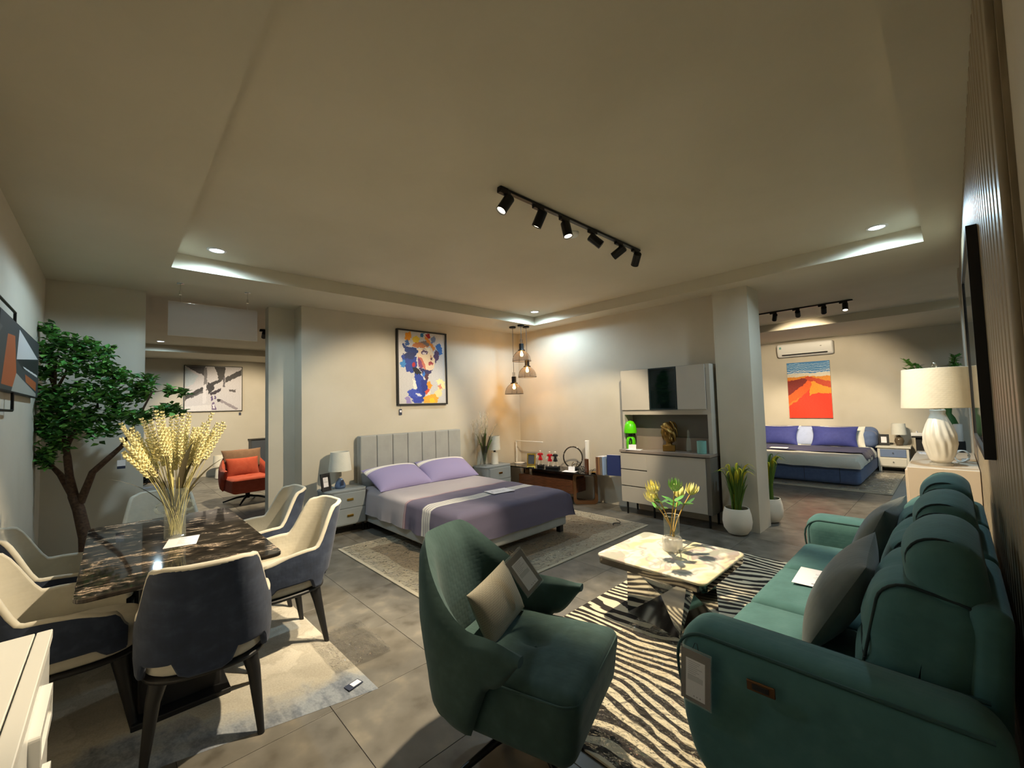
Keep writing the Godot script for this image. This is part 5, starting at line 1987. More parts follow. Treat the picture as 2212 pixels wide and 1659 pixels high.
	var bk := [[0.032, 0.25, "book_brown", "brown book at the left end of the standing row"], [0.030, 0.25, "book_tan", "tan book second in the standing row"], [0.034, 0.255, "book_grey", "grey book in the middle of the standing row"], [0.018, 0.255, "book_sky", "thin pale blue book beside the big blue book"]]
	for b in bk:
		book(b[3], Vector3(5.08, y, bz + b[0] / 2), Vector3(0.19, b[1], b[0]), M[b[2]], 0.0)
		bz += b[0] + 0.004
	book("large dark blue book standing with its cover to the room by the hutch", Vector3(5.06, y, -3.295), Vector3(0.035, 0.285, 0.21), M.book_blue, 0.25)

func book(label: String, at: Vector3, s: Vector3, cover: Material, turn: float) -> void:
	var t := thing("book", label, "book", at, turn, "books on the media console")
	var m := MB.new()
	m.rbox(Vector3(0, s.y / 2, 0), s, 0.003, 1)
	part("cover", m, cover, t)
	m = MB.new()
	m.box(Vector3(0.001, s.y / 2, 0), s * Vector3(0.98, 1.004, 0.72) if s.x > s.z else s * Vector3(0.72, 1.004, 0.98))
	part("pages", m, M.paper, t)

func fig_body(t: Node3D, o: Vector3, kit: Material, tw: float) -> void:
	var H := 0.23
	var b := Basis(Vector3.UP, tw)
	var m := MB.new()
	m.X = Transform3D(b, o)
	m.tube([Vector3(-0.025, 0.0, 0.02), Vector3(-0.02, 0.05, 0.01), Vector3(-0.012, 0.105, 0)], [0.008, 0.010, 0.014], 8)
	m.tube([Vector3(0.035, 0.0, -0.02), Vector3(0.026, 0.05, -0.008), Vector3(0.012, 0.105, 0)], [0.008, 0.010, 0.014], 8)
	m.tube([Vector3(-0.022, H * 0.80, 0), Vector3(-0.045, H * 0.62, 0.012), Vector3(-0.058, H * 0.48, 0.022)], [0.010, 0.008, 0.006], 8)
	m.tube([Vector3(0.022, H * 0.80, 0), Vector3(0.045, H * 0.64, -0.012), Vector3(0.060, H * 0.56, -0.02)], [0.010, 0.008, 0.006], 8)
	m.tube([Vector3(0, H * 0.80, 0), Vector3(0, H * 0.9, 0.002)], [0.009, 0.008], 8)
	m.lathe([Vector2(0.0, H * 0.875), Vector2(0.012, H * 0.89), Vector2(0.0165, H * 0.94), Vector2(0.012, H * 0.99), Vector2(0.0, H * 1.005)], Vector3.ZERO, 14)
	m.rbox(Vector3(-0.026, 0.006, 0.026), Vector3(0.018, 0.012, 0.036), 0.005, 2)
	m.rbox(Vector3(0.036, 0.006, -0.014), Vector3(0.018, 0.012, 0.036), 0.005, 2)
	var body := part("figure", m, M.skin_white, t)
	m = MB.new()
	m.X = Transform3D(b, o)
	m.lathe([Vector2(0.019, H * 0.46), Vector2(0.021, H * 0.52), Vector2(0.021, H * 0.62), Vector2(0.027, H * 0.76), Vector2(0.022, H * 0.82), Vector2(0.009, H * 0.84)], Vector3.ZERO, 16, 1.0, 0.68)
	m.tube([Vector3(-0.022, H * 0.80, 0), Vector3(-0.040, H * 0.68, 0.008)], [0.014, 0.012], 10)
	m.tube([Vector3(0.022, H * 0.80, 0), Vector3(0.040, H * 0.69, -0.008)], [0.014, 0.012], 10)
	part("shirt", m, kit, body)
	m = MB.new()
	m.X = Transform3D(b, o)
	m.tube([Vector3(-0.018, 0.075, 0.006), Vector3(-0.010, 0.118, 0)], [0.019, 0.017], 10)
	m.tube([Vector3(0.020, 0.075, -0.004), Vector3(0.010, 0.118, 0)], [0.019, 0.017], 10)
	part("shorts", m, kit, body)
func figure(called: String, label: String, at: Vector3, turn: float, kit: Material, tw: float) -> void:
	var t := thing(called, label, "statuette", at, turn)
	var m := MB.new()
	m.rbox(Vector3(0, 0.018, 0), Vector3(0.10, 0.036, 0.085), 0.008, 2)
	part("base", m, M.black_wood, t)
	fig_body(t, Vector3(0, 0.036, 0), kit, tw)

func build_hutch() -> void:
	# front at x 5.0, back on the wall, z -3.17 .. -1.98
	var t := thing("hutch_cabinet", "tall greige hutch with open niche, glass door and drawers", "cabinet", Vector3(5.175, 0, -2.575))
	# local: x -0.175 front .. +0.17, z -0.595 .. 0.595
	var zl := -0.595
	var zr := 0.595
	var m := MB.new()
	m.span(Vector3(-0.150, 0.16, zl), Vector3(0.165, 0.818, zr - 0.05))
	m.span(Vector3(-0.165, 0.16, zr - 0.05), Vector3(0.165, 0.818, zr))
	part("lower_body", m, M.hutch_body, t)
	part("worktop", rb(Vector3(0, 0.84, 0), Vector3(0.36, 0.036, 1.20), 0.004, 1), M.stone_top, t)
	m = MB.new()
	m.span(Vector3(-0.06, 0.858, zl), Vector3(0.165, 1.93, zl + 0.03))
	part("side_panel", m, M.hutch_front, t)
	m = MB.new()
	m.span(Vector3(-0.06, 0.858, zr - 0.045), Vector3(0.165, 1.93, zr))
	part("side_panel", m, M.hutch_front, t)
	m = MB.new()
	m.span(Vector3(0.145, 0.858, zl + 0.03), Vector3(0.160, 1.33, zr - 0.045))
	part("back_panel", m, M.hutch_body, t)
	m = MB.new()
	m.span(Vector3(0.115, 0.858, zl + 0.03), Vector3(0.145, 1.02, zr - 0.045))
	part("splash_panel", m, M.stone_top, t)
	part("niche_shelf", slab(Vector3(-0.06, 1.322, zl + 0.03), Vector3(0.15, 1.385, zr - 0.045)), M.hutch_front, t)
	# upper box open in the middle behind the glass
	part("top_panel", slab(Vector3(-0.06, 1.90, zl + 0.03), Vector3(0.16, 1.93, zr - 0.045)), M.hutch_body, t)
	part("back_panel", slab(Vector3(0.14, 1.385, zl + 0.03), Vector3(0.16, 1.90, zr - 0.045)), M.hutch_dark, t)
	part("divider", slab(Vector3(-0.055, 1.385, -0.185), Vector3(0.14, 1.90, -0.17)), M.hutch_dark, t)
	part("divider", slab(Vector3(-0.055, 1.385, 0.185), Vector3(0.14, 1.90, 0.20)), M.hutch_dark, t)
	part("glass_shelf", slab(Vector3(-0.04, 1.64, -0.17), Vector3(0.14, 1.652, 0.185)), M.hutch_body, t)
	for s in [[zl + 0.002, -0.180], [0.196, zr - 0.047]]:
		m = MB.new()
		m.rbox(Vector3(-0.070, 1.656, (s[0] + s[1]) / 2), Vector3(0.02, 0.54, s[1] - s[0] - 0.004), 0.002, 1)
		part("door", m, M.hutch_front, t)
	var gd := MB.new()
	gd.X = Transform3D(Basis(Vector3.UP, -PI / 2), Vector3(-0.062, 0, 0.008))
	gd.ring(rrect(0.370, 0.54, 0.002, 1, Vector2(0, 1.656)), rrect(0.335, 0.505, 0.002, 1, Vector2(0, 1.656)), 0.018)
	var dr := part("glass_door", gd, M.hutch_dark, t, "dark framed glass door")
	part("pane", slab(Vector3(-0.074, 1.405, -0.160), Vector3(-0.070, 1.907, 0.176)), M.dark_door_glass, dr)
	for k in 3:
		m = MB.new()
		m.rbox(Vector3(-0.162, 0.268 + 0.219 * k, zl + 0.2), Vector3(0.022, 0.205, 0.385), 0.002, 1)
		part("drawer", m, M.hutch_front, t)
	m = MB.new()
	m.rbox(Vector3(-0.162, 0.487, 0.170), Vector3(0.022, 0.643, 0.745), 0.002, 1)
	part("door", m, M.hutch_front, t)
	for x in [-0.12, 0.13]:
		for z in [zl + 0.06, -0.15, zr - 0.05]:
			m = MB.new()
			m.cyl(Vector3(x, 0, z), Vector3(x, 0.162, z), 0.012, 0.014, 10)
			part("leg", m, M.black_metal, t)
	var y := 0.858
	# lime lamp: helmet shade over capsule base
	t = thing("mushroom_lamp", "lime green lamp with helmet-shaped shade in the hutch niche", "lamp", Vector3(5.13, y, -3.07), -0.2)
	m = MB.new()
	m.lathe([Vector2(0.0, 0.0), Vector2(0.050, 0.0), Vector2(0.055, 0.008), Vector2(0.062, 0.10), Vector2(0.052, 0.15), Vector2(0.03, 0.165), Vector2(0.0, 0.168)], Vector3.ZERO, 24)
	part("base", m, M.lime, t)
	m = MB.new()
	m.cyl(Vector3(0, 0.16, 0), Vector3(0, 0.23, 0), 0.03, 0.03, 14)
	part("neck", m, M.black_matte, t)
	m = MB.new()
	m.lathe([Vector2(0.082, 0.215), Vector2(0.084, 0.22), Vector2(0.082, 0.27), Vector2(0.07, 0.33), Vector2(0.045, 0.37), Vector2(0.0, 0.385)], Vector3.ZERO, 28)
	m.X = Transform3D()
	part("lamp_shade", m, M.lime, t)
	m = MB.new()
	var hp := []
	for k in 16:
		hp.append(Vector3(-0.06 + cos(TAU * k / 16) * 0.02, 0.10 + sin(TAU * k / 16) * 0.045, 0.05))
	m.tube(hp, 0.009, 8, false, true)
	part("headphone", m, M.black_matte, t)
	m = MB.new()
	m.X = rot(Vector3.UP, -1.3, Vector3(0, 0.034, 0)) * rot(Vector3.RIGHT, -0.2)
	m.rbox(Vector3.ZERO, Vector3(0.10, 0.066, 0.003), 0.0008, 1)
	solo("price_card", m, M.paper, "small white card standing before the lime lamp", "price tag", Vector3(5.045, y + 0.001, -3.0))
	var pm := MB.new()
	pm.rbox(Vector3.ZERO, Vector3(0.14, 0.0016, 0.20), 0.0004, 1)
	uv_top(pm, -0.07, 0.07, -0.1, 0.1)
	solo("paper_sheet", pm, M.sheet_a, "white price sheet on the hutch worktop", "paper", Vector3(5.06, y + 0.0012, -2.98), 0.2)
	# gilt bust: a rippled head on a block
	t = thing("gilt_sculpture", "old gold sculpture of a head with swirling hair in the niche", "sculpture", Vector3(5.14, y, -2.53), -1.2)
	m = MB.new()
	m.rbox(Vector3(0.0, 0.04, 0), Vector3(0.15, 0.08, 0.10), 0.008, 2)
	part("plinth", m, M.old_gold, t)
	m = MB.new()
	var f := noise(301, 7.0, 3)
	var P := []
	for i in 29:
		var v := PI * i / 28.0
		var row := PackedVector3Array()
		for j in 40:
			var u := TAU * j / 40.0
			var d := Vector3(sin(v) * cos(u), -cos(v), sin(v) * sin(u))
			var k := 1.0 + 0.22 * absf(f.get_noise_3d(d.x * 1.2, d.y * 0.5 + d.x * 0.6, d.z)) * 2.0 - 0.1 + 0.12 * sin(5.0 * d.x + 9.0 * d.y)
			row.append(Vector3(d.x * 0.085 * k - 0.02 * d.y, 0.235 + d.y * 0.135, d.z * 0.075 * k + 0.012 * sin(d.y * 5)))
		P.append(row)
	m.grid(P, true)
	m.lathe([Vector2(0.05, 0.07), Vector2(0.035, 0.10), Vector2(0.04, 0.14)], Vector3.ZERO, 16)
	var hd := part("head", m, M.old_gold, t)
	m = MB.new()
	var r := RandomNumberGenerator.new()
	r.seed = 8
	for k in 14:
		var an := r.randf() * TAU
		var o := Vector3(cos(an) * 0.07, 0, sin(an) * 0.06)
		var y0 := r.randf_range(0.2, 0.34)
		m.tube(arc(Vector3(o.x * 0.6, y0 + 0.04, o.z * 0.6), Vector3(o.x * 1.5, y0 + 0.03, o.z * 1.5), Vector3(o.x * 1.25 + 0.02, y0 - 0.08, o.z * 1.3), 8), [0.006, 0.011, 0.013, 0.013, 0.012, 0.011, 0.009, 0.007, 0.003], 7)
	part("hair_locks", m, M.old_gold, hd)
	t = thing("glass_bottle", "slender clear stoppered bottle in the hutch niche", "bottle", Vector3(5.10, y, -2.26))
	m = MB.new()
	m.lathe([Vector2(0.0, 0.0), Vector2(0.028, 0.0), Vector2(0.03, 0.005), Vector2(0.026, 0.15), Vector2(0.012, 0.19), Vector2(0.011, 0.23)], Vector3.ZERO, 20)
	part("body", m, M.thick_glass, t)
	m = MB.new()
	m.lathe([Vector2(0.0, 0.226), Vector2(0.010, 0.228), Vector2(0.016, 0.25), Vector2(0.008, 0.275), Vector2(0.0, 0.28)], Vector3.ZERO, 14)
	part("stopper", m, M.thick_glass, t)
	m = MB.new()
	m.lathe([Vector2(0.0, 0.0), Vector2(0.050, 0.0), Vector2(0.053, 0.005), Vector2(0.053, 0.15), Vector2(0.049, 0.15), Vector2(0.049, 0.012), Vector2(0.0, 0.012)], Vector3.ZERO, 24)
	solo("canister", m, M.teal_cup, "pale teal cylindrical canister at the right of the niche", "canister", Vector3(5.09, y, -2.10))

func potted_grass(label: String, at: Vector3, seed_: int, sc: float) -> void:
	var t := thing("potted_grass", label, "plant", at, 0.0, "potted grasses in white pots")
	var m := MB.new()
	m.lathe([Vector2(0.0, 0.0), Vector2(0.07, 0.0), Vector2(0.10, 0.012), Vector2(0.138, 0.07), Vector2(0.150, 0.14), Vector2(0.142, 0.22), Vector2(0.124, 0.285), Vector2(0.120, 0.288), Vector2(0.112, 0.285), Vector2(0.118, 0.25)], Vector3.ZERO, 36)
	part("pot", m, M.pot_white, t)
	m = MB.new()
	m.lathe([Vector2(0.118, 0.25), Vector2(0.0, 0.262)], Vector3.ZERO, 28)
	part("soil", m, M.soil, t)
	var r := RandomNumberGenerator.new()
	r.seed = seed_
	m = MB.new()
	for k in 150:
		var an := r.randf() * TAU
		var o := Vector3(cos(an), 0, sin(an))
		var h := r.randf_range(0.30, 0.52) * sc
		var sp := r.randf_range(0.03, 0.13)
		leaf_blade(o * r.randf_range(0, 0.05) + Vector3(0, 0.25, 0), o * sp * 0.5 + Vector3(0, 0.25 + h * 0.7, 0), o * sp + Vector3(0, 0.25 + h, 0), 0.018, m, 4)
	var fo := part("grass_blades", m, M.grass_green, t)
	fo.set_meta("kind", "stuff")
	for k in 18:
		var an := TAU * k / 18 + r.randf() * 0.3
		var o := Vector3(cos(an), 0, sin(an))
		var h := r.randf_range(0.50, 0.60) * sc
		var sp := r.randf_range(0.12, 0.24)
		part("arching_blade", leaf_blade(o * 0.03 + Vector3(0, 0.25, 0), o * sp * 0.25 + Vector3(0, 0.25 + h * 1.15, 0), o * sp + Vector3(0, 0.25 + h * 0.80, 0), 0.032), M.grass_yellow if k % 4 else M.grass_green, t)

func build_corner_right() -> void:
	potted_grass("grass with yellow tips in a round white pot before the right pillar", Vector3(5.055, 0, -1.735), 41, 1.0)
	potted_grass("grass in a white pot half hidden behind the right pillar", Vector3(5.80, 0, -1.62), 42, 1.1)
	# sideboard end-on
	var t := thing("sideboard", "beige lacquered sideboard carrying the ribbed lamp beyond the sofa", "sideboard", Vector3(5.45, 0, -0.095))
	part("body", rb(Vector3(0, 0.485, 0), Vector3(1.40, 0.83, 0.404), 0.004, 1), M.beige_lacquer, t)
	for k in 3:
		var m := MB.new()
		m.rbox(Vector3(-0.46 + 0.46 * k, 0.485, -0.208), Vector3(0.45, 0.78, 0.018), 0.003, 1)
		var d := part("door", m, M.beige_lacquer, t)
		m = MB.new()
		m.rbox(Vector3(-0.28 + 0.46 * k, 0.6, -0.224), Vector3(0.012, 0.16, 0.014), 0.003, 1)
		part("handle", m, M.gold, d)
	for x in [-0.62, 0.62]:
		for z in [-0.15, 0.15]:
			var m := MB.new()
			m.cyl(Vector3(x, 0, z), Vector3(x, 0.072, z), 0.015, 0.02, 10)
			part("leg", m, M.black_metal, t)
	# lamp
	t = thing("table_lamp", "large lamp with rippled cream ceramic base and wide drum shade", "lamp", Vector3(5.0, 0.90, -0.100))
	var m := MB.new()
	m.lathe([Vector2(0.0, 0.0), Vector2(0.072, 0.0), Vector2(0.072, 0.0), Vector2(0.072, 0.022), Vector2(0.072, 0.022), Vector2(0.0, 0.022)], Vector3.ZERO, 32)
	part("crystal_foot", m, M.frosted_glass, t)
	m = MB.new()
	var P := []
	for pr in [[0.0, 0.023], [0.055, 0.023], [0.072, 0.05], [0.092, 0.11], [0.104, 0.18], [0.100, 0.26], [0.078, 0.34], [0.058, 0.395], [0.046, 0.43], [0.050, 0.455], [0.046, 0.462], [0.0, 0.462]]:
		var row := PackedVector3Array()
		for k in 96:
			var an: float = TAU * k / 96
			var rp: float = 1.0 + 0.05 * sin(an * 13 + 2.2 * sin(pr[1] * 14.0)) * clampf((pr[1] - 0.04) * 9, 0, 1) * clampf((0.40 - pr[1]) * 9, 0, 1)
			row.append(Vector3(cos(an) * pr[0] * rp, pr[1], sin(an) * pr[0] * rp))
		P.append(row)
	m.grid(P, true)
	part("ceramic_base", m, M.white_ceramic, t)
	m = MB.new()
	m.cyl(Vector3(0, 0.46, 0), Vector3(0, 0.49, 0), 0.024, 0.02, 14)
	m.cyl(Vector3(0, 0.49, 0), Vector3(0, 0.80, 0), 0.005, 0.005, 8)
	m.lathe([Vector2(0.0, 0.80), Vector2(0.012, 0.806), Vector2(0.022, 0.83), Vector2(0.012, 0.855), Vector2(0.0, 0.86)], Vector3.ZERO, 18)
	part("chrome_finial", m, M.chrome, t)
	m = MB.new()
	m.lathe([Vector2(0.222, 0.478), Vector2(0.224, 0.482), Vector2(0.206, 0.805), Vector2(0.203, 0.807), Vector2(0.202, 0.80), Vector2(0.219, 0.482), Vector2(0.222, 0.478)], Vector3.ZERO, 48)
	part("lamp_shade", m, M.lamp_linen, t)
	# coiled flex
	t = thing("lamp_cable", "coiled white lamp cable on the beige sideboard", "cable", Vector3(5.28, 0.90, 0.02))
	m = MB.new()
	var pts := []
	for k in 60:
		var an := TAU * k / 20.0
		pts.append(Vector3(0.012 * sin(k * 0.7), 0.055 + 0.048 * sin(an), 0.036 * cos(an) + 0.01 * sin(k * 0.35)))
	m.tube(pts, 0.005, 6)
	m.tube([Vector3(0, 0.01, 0), Vector3(-0.06, 0.006, -0.04), Vector3(-0.14, 0.006, -0.02), Vector3(-0.2, 0.006, -0.06)], 0.004, 6)
	part("flex", m, M.white_plastic, t)
	m = MB.new()
	m.rbox(Vector3(0.03, 0.02, 0.01), Vector3(0.05, 0.025, 0.03), 0.006, 2)
	part("plug", m, M.white_plastic, t)
	var pm := MB.new()
	pm.rbox(Vector3.ZERO, Vector3(0.21, 0.0016, 0.15), 0.0004, 1)
	uv_top(pm, -0.105, 0.105, -0.075, 0.075)
	solo("paper_sheet", pm, M.sheet_a, "white price sheet on the beige sideboard behind the lamp", "paper", Vector3(5.92, 0.9012, -0.20), 0.1)
	# picture above the sofa, seen along the wall
	t = thing("framed_picture", "dark deep-framed picture on the fluted wall above the sofa", "picture", Vector3(3.35, 1.72, 0.110))
	m = MB.new()
	m.X = Transform3D(Basis(Vector3.UP, PI), Vector3(0, 0, 0.0))
	m.ring(rrect(1.30, 1.02, 0.003, 1), rrect(1.24, 0.96, 0.002, 1), 0.034)
	part("frame", m, M.black_wood, t)
	m = MB.new()
	m.box(Vector3(0, 0, -0.012), Vector3(1.25, 0.97, 0.016))
	part("canvas", m, M.slate_velvet, t)
	m = MB.new()
	m.box(Vector3(0, 0, -0.026), Vector3(1.24, 0.96, 0.003))
	part("glass", m, M.clear_glass, t)

func build_left_side() -> void:
	# white dresser along the left wall
	var t := thing("white_dresser", "glossy white dresser with cut-out drawer pulls by the left wall", "dresser", Vector3(-0.315, 0, -1.42))
	part("body", rb(Vector3(-0.005, 0.42, 0), Vector3(0.30, 0.70, 1.35), 0.004, 1), M.white_lacquer, t)
	var m := MB.new()
	m.rbox(Vector3(-0.010, 0.785, 0), Vector3(0.295, 0.03, 1.37), 0.003, 1)
	part("top_panel", m, M.white_lacquer, t)
	m = MB.new()
	m.rbox(Vector3(0.159, 0.785, 0), Vector3(0.036, 0.03, 1.37), 0.003, 1)
	part("front_rail", m, M.white_lacquer, t)
	m = MB.new()
	m.box(Vector3(0.1395, 0.776, 0), Vector3(0.003, 0.010, 1.36))
	part("joint_strip", m, M.white_lacquer, t)
	for k in 3:
		for j in 2:
			m = MB.new()
			var zc := -0.34 + 0.68 * j
			var yc := 0.19 + 0.225 * k
			m.rbox(Vector3(0.158, yc, zc), Vector3(0.028, 0.215, 0.665), 0.003, 1)
			var d := part("drawer", m, M.white_gloss, t)
			m = MB.new()
			m.X = Transform3D(Basis(Vector3.UP, PI / 2), Vector3(0.171, yc + 0.02, zc))
			m.ring(rrect(0.30, 0.10, 0.01, 3), rrect(0.24, 0.055, 0.008, 3), 0.022)
			part("pull", m, M.white_gloss, d)
	for z in [-0.6, 0.6]:
		m = MB.new()
		m.rbox(Vector3(0, 0.036, z), Vector3(0.26, 0.072, 0.05), 0.004, 1)
		part("foot", m, M.white_lacquer, t)
	# layered panel art
	t = thing("geometric_wall_art", "grey, white and orange geometric panel with thin metal outline on the left wall", "wall art", Vector3(WL, 1.875, -4.19))
	m = MB.new()
	m.box(Vector3(0.022, 0, 0), Vector3(0.03, 0.43, 1.56))
	part("panel", m, M.black_matte, t)
	m = MB.new()
	m.quad(Vector3(0.0385, 0.21, 0.775), Vector3(0.0385, 0.21, -0.775), Vector3(0.0385, -0.21, -0.775), Vector3(0.0385, -0.21, 0.775))
	part("print", m, M.geometric_print, t)
	m = MB.new()
	var lp := []
	for p in rrect(0.95, 0.60, 0.01, 2):
		lp.append(Vector3(0.03, p.y - 0.025, p.x + 0.74))
	m.tube(lp, 0.008, 6, false, true)
	part("metal_outline", m, M.black_metal, t)
	build_tree()
	# hanging acrylic panel in the opening
	t = thing("acrylic_panel", "clear blank acrylic panel hanging on two rods in the opening", "sign", Vector3(0.74, SOF, -5.18))
	m = MB.new()
	m.rbox(Vector3(0, -0.355, 0), Vector3(0.755, 0.335, 0.008), 0.002, 1)
	part("sheet", m, M.acrylic, t)
	for s in [-1, 1]:
		m = MB.new()
		m.lathe([Vector2(0.0, -0.012), Vector2(0.028, -0.010), Vector2(0.03, 0.0)], Vector3(s * 0.285, 0, 0), 16)
		m.cyl(Vector3(s * 0.285, -0.01, 0), Vector3(s * 0.285, -0.08, 0), 0.003, 0.003, 6)
		m.cyl(Vector3(s * 0.285, -0.075, 0), Vector3(s * 0.285, -0.115, 0), 0.009, 0.011, 8)
		m.cyl(Vector3(s * 0.285, -0.11, 0), Vector3(s * 0.285, -0.2, 0), 0.002, 0.002, 6)
		part("hanger", m, M.chrome, t)

func build_tree() -> void:
	var base := Vector3(-0.15, 0, -5.32)
	var t := thing("artificial_tree", "leafy green artificial tree with forked trunk in the left corner", "tree", base)
	var m := MB.new()
	m.lathe([Vector2(0.0, 0.0), Vector2(0.11, 0.0), Vector2(0.15, 0.20), Vector2(0.15, 0.22), Vector2(0.135, 0.22), Vector2(0.13, 0.19), Vector2(0.0, 0.19)], Vector3.ZERO, 28)
	part("pot", m, M.black_matte, t)
	var z := base.z
	var at := func(u: float, v: float, dz: float) -> Vector3:
		var p := on_z(u, v, z + dz)
		p.x = maxf(p.x, WL + 0.05)
		return p - base
	# trunk and branches from joints seen in the picture
	var B := [
		[[Vector3(-0.005, 0.18, 0), at.call(184, 1160, 0.0), at.call(170, 1100, 0.0), at.call(158, 1070, 0.0)], [0.052, 0.046, 0.042, 0.038]],
		[[at.call(158, 1070, 0), at.call(150, 1030, 0.03), at.call(145, 985, 0.05), at.call(150, 950, 0.05), at.call(180, 910, 0.08)], [0.036, 0.028, 0.026, 0.022, 0.016]],
		[[at.call(155, 1065, 0), at.call(130, 1025, -0.04), at.call(105, 1000, -0.05)], [0.030, 0.022, 0.014]],
		[[at.call(174, 1085, 0), at.call(200, 1020, 0.10), at.call(240, 985, 0.14), at.call(262, 965, 0.16), at.call(290, 925, 0.2)], [0.032, 0.026, 0.022, 0.018, 0.010]],
		[[at.call(145, 985, 0.05), at.call(132, 925, 0.04), at.call(118, 835, 0.02), at.call(112, 820, 0.02), at.call(96, 745, 0)], [0.02, 0.018, 0.017, 0.015, 0.006]],
		[[at.call(118, 830, 0.02), at.call(120, 780, 0.04), at.call(106, 748, 0.05)], [0.013, 0.010, 0.005]],
		[[at.call(124, 838, 0.02), at.call(140, 810, 0.08), at.call(152, 770, 0.1)], [0.012, 0.009, 0.005]],
		[[at.call(165, 930, 0.07), at.call(210, 880, 0.12), at.call(214, 850, 0.12), at.call(212, 832, 0.1)], [0.016, 0.013, 0.012, 0.009]],
		[[at.call(276, 940, 0.18), at.call(308, 885, 0.26), at.call(328, 848, 0.3)], [0.012, 0.009, 0.007]],
		[[at.call(328, 848, 0.3), at.call(360, 842, 0.32), at.call(392, 846, 0.34)], [0.004, 0.003, 0.002]],
		[[at.call(240, 848, 0.15), at.call(262, 838, 0.18), at.call(295, 836, 0.2)], [0.003, 0.003, 0.002]],
		[[at.call(105, 1000, -0.05), at.call(85, 985, -0.04), at.call(58, 985, 0.0)], [0.010, 0.007, 0.003]],
	]
	for k in B.size():
		m = MB.new()
		m.tube(B[k][0], B[k][1], 9)
		part("trunk" if k == 0 else "branch", m, M.bark, t)
	# foliage in clumps
	var C := [[95, 712, .03, .05], [120, 735, .0, .06], [100, 760, .05, .06], [150, 745, .08, .06], [165, 765, .05, .07], [190, 745, .1, .05], [205, 770, .12, .07], [225, 760, .08, .05], [150, 790, .1, .08], [185, 800, .12, .09], [215, 800, .1, .08], [92, 810, 0, .06], [90, 850, .0, .07], [120, 860, .06, .09], [140, 880, .08, .1], [100, 890, .02, .08], [160, 850, .1, .09], [195, 845, .14, .08], [230, 800, .12, .06], [250, 808, .1, .05], [262, 818, .12, .04], [225, 860, .16, .07], [250, 865, .18, .06], [262, 862, .18, .05], [130, 915, .05, .08], [165, 900, .1, .08], [195, 905, .14, .07], [90, 930, .03, .07], [118, 945, .06, .06], [70, 925, .04, .05], [300, 832, .2, .05], [312, 842, .22, .05], [296, 855, .2, .05], [318, 818, .24, .03], [260, 895, .2, .06], [285, 900, .22, .07], [305, 905, .24, .06], [240, 900, .2, .06], [345, 890, .3, .05], [365, 885, .32, .05], [382, 890, .33, .04], [368, 845, .32, .035], [395, 848, .34, .025], [58, 985, .05, .045], [80, 988, .02, .05], [100, 1000, 0, .04], [120, 965, .05, .05], [210, 935, .18, .06], [235, 930, .2, .05], [175, 930, .14, .05], [110, 780, .04, .05], [240, 835, .14, .05]]
	var r := RandomNumberGenerator.new()
	r.seed = 3
	var lm := MB.new()
	for sg in [-1.0, 1.0]:
		lm.tri(Vector3(0, 0, 0), Vector3(0, 0.0, 0.058), Vector3(sg * 0.020, 0.008, 0.026)) if sg > 0 else lm.tri(Vector3(0, 0, 0), Vector3(sg * 0.020, 0.008, 0.026), Vector3(0, 0.0, 0.058))
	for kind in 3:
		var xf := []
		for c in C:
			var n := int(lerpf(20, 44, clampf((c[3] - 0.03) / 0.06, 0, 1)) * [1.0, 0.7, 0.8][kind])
			var o: Vector3 = at.call(c[0], c[1], c[2])
			for k in n:
				var d := Vector3(r.randfn(0, 0.55), r.randfn(0, 0.45), r.randfn(0, 0.6))
				d = d.limit_length(1.3)
				var b := Basis.from_euler(Vector3(r.randf_range(-0.9, 0.6), r.randf() * TAU, r.randf_range(-0.6, 0.6)))
				var p: Vector3 = o + d * float(c[3]) * 1.25
				if p.x + base.x < WL + 0.03:
					p.x = WL + 0.03 - base.x + r.randf() * 0.04
				xf.append(Transform3D(b.scaled(Vector3.ONE * r.randf_range(0.7, 1.35)), p))
		var mm := MultiMesh.new()
		mm.transform_format = MultiMesh.TRANSFORM_3D
		mm.mesh = lm.mesh()
		mm.instance_count = xf.size()
		for k in xf.size():
			mm.set_instance_transform(k, xf[k])
		var o := MultiMeshInstance3D.new()
		o.multimesh = mm
		o.material_override = [M.leaf_green, M.leaf_light, M.leaf_dark][kind]  # middle, pale and dark green leaves mixed at random in every clump
		o.name = ["foliage", "pale_green_foliage", "dark_green_foliage"][kind]
		o.set_meta("kind", "stuff")
		t.add_child(o, true)
	m = MB.new()
	var tp: Vector3 = at.call(262, 1003, 0.20)
	m.tube([tp + Vector3(0, 0.10, 0), tp + Vector3(0, 0.03, 0)], 0.0012, 5)
	m.rbox(tp, Vector3(0.055, 0.075, 0.003), 0.001, 1)
	var tg := part("price_tag", m, M.paper, t)
	m = MB.new()
	m.box(tp + Vector3(0, -0.027, 0.0006), Vector3(0.055, 0.024, 0.004))
	part("tag_band", m, M.tag_navy, tg)

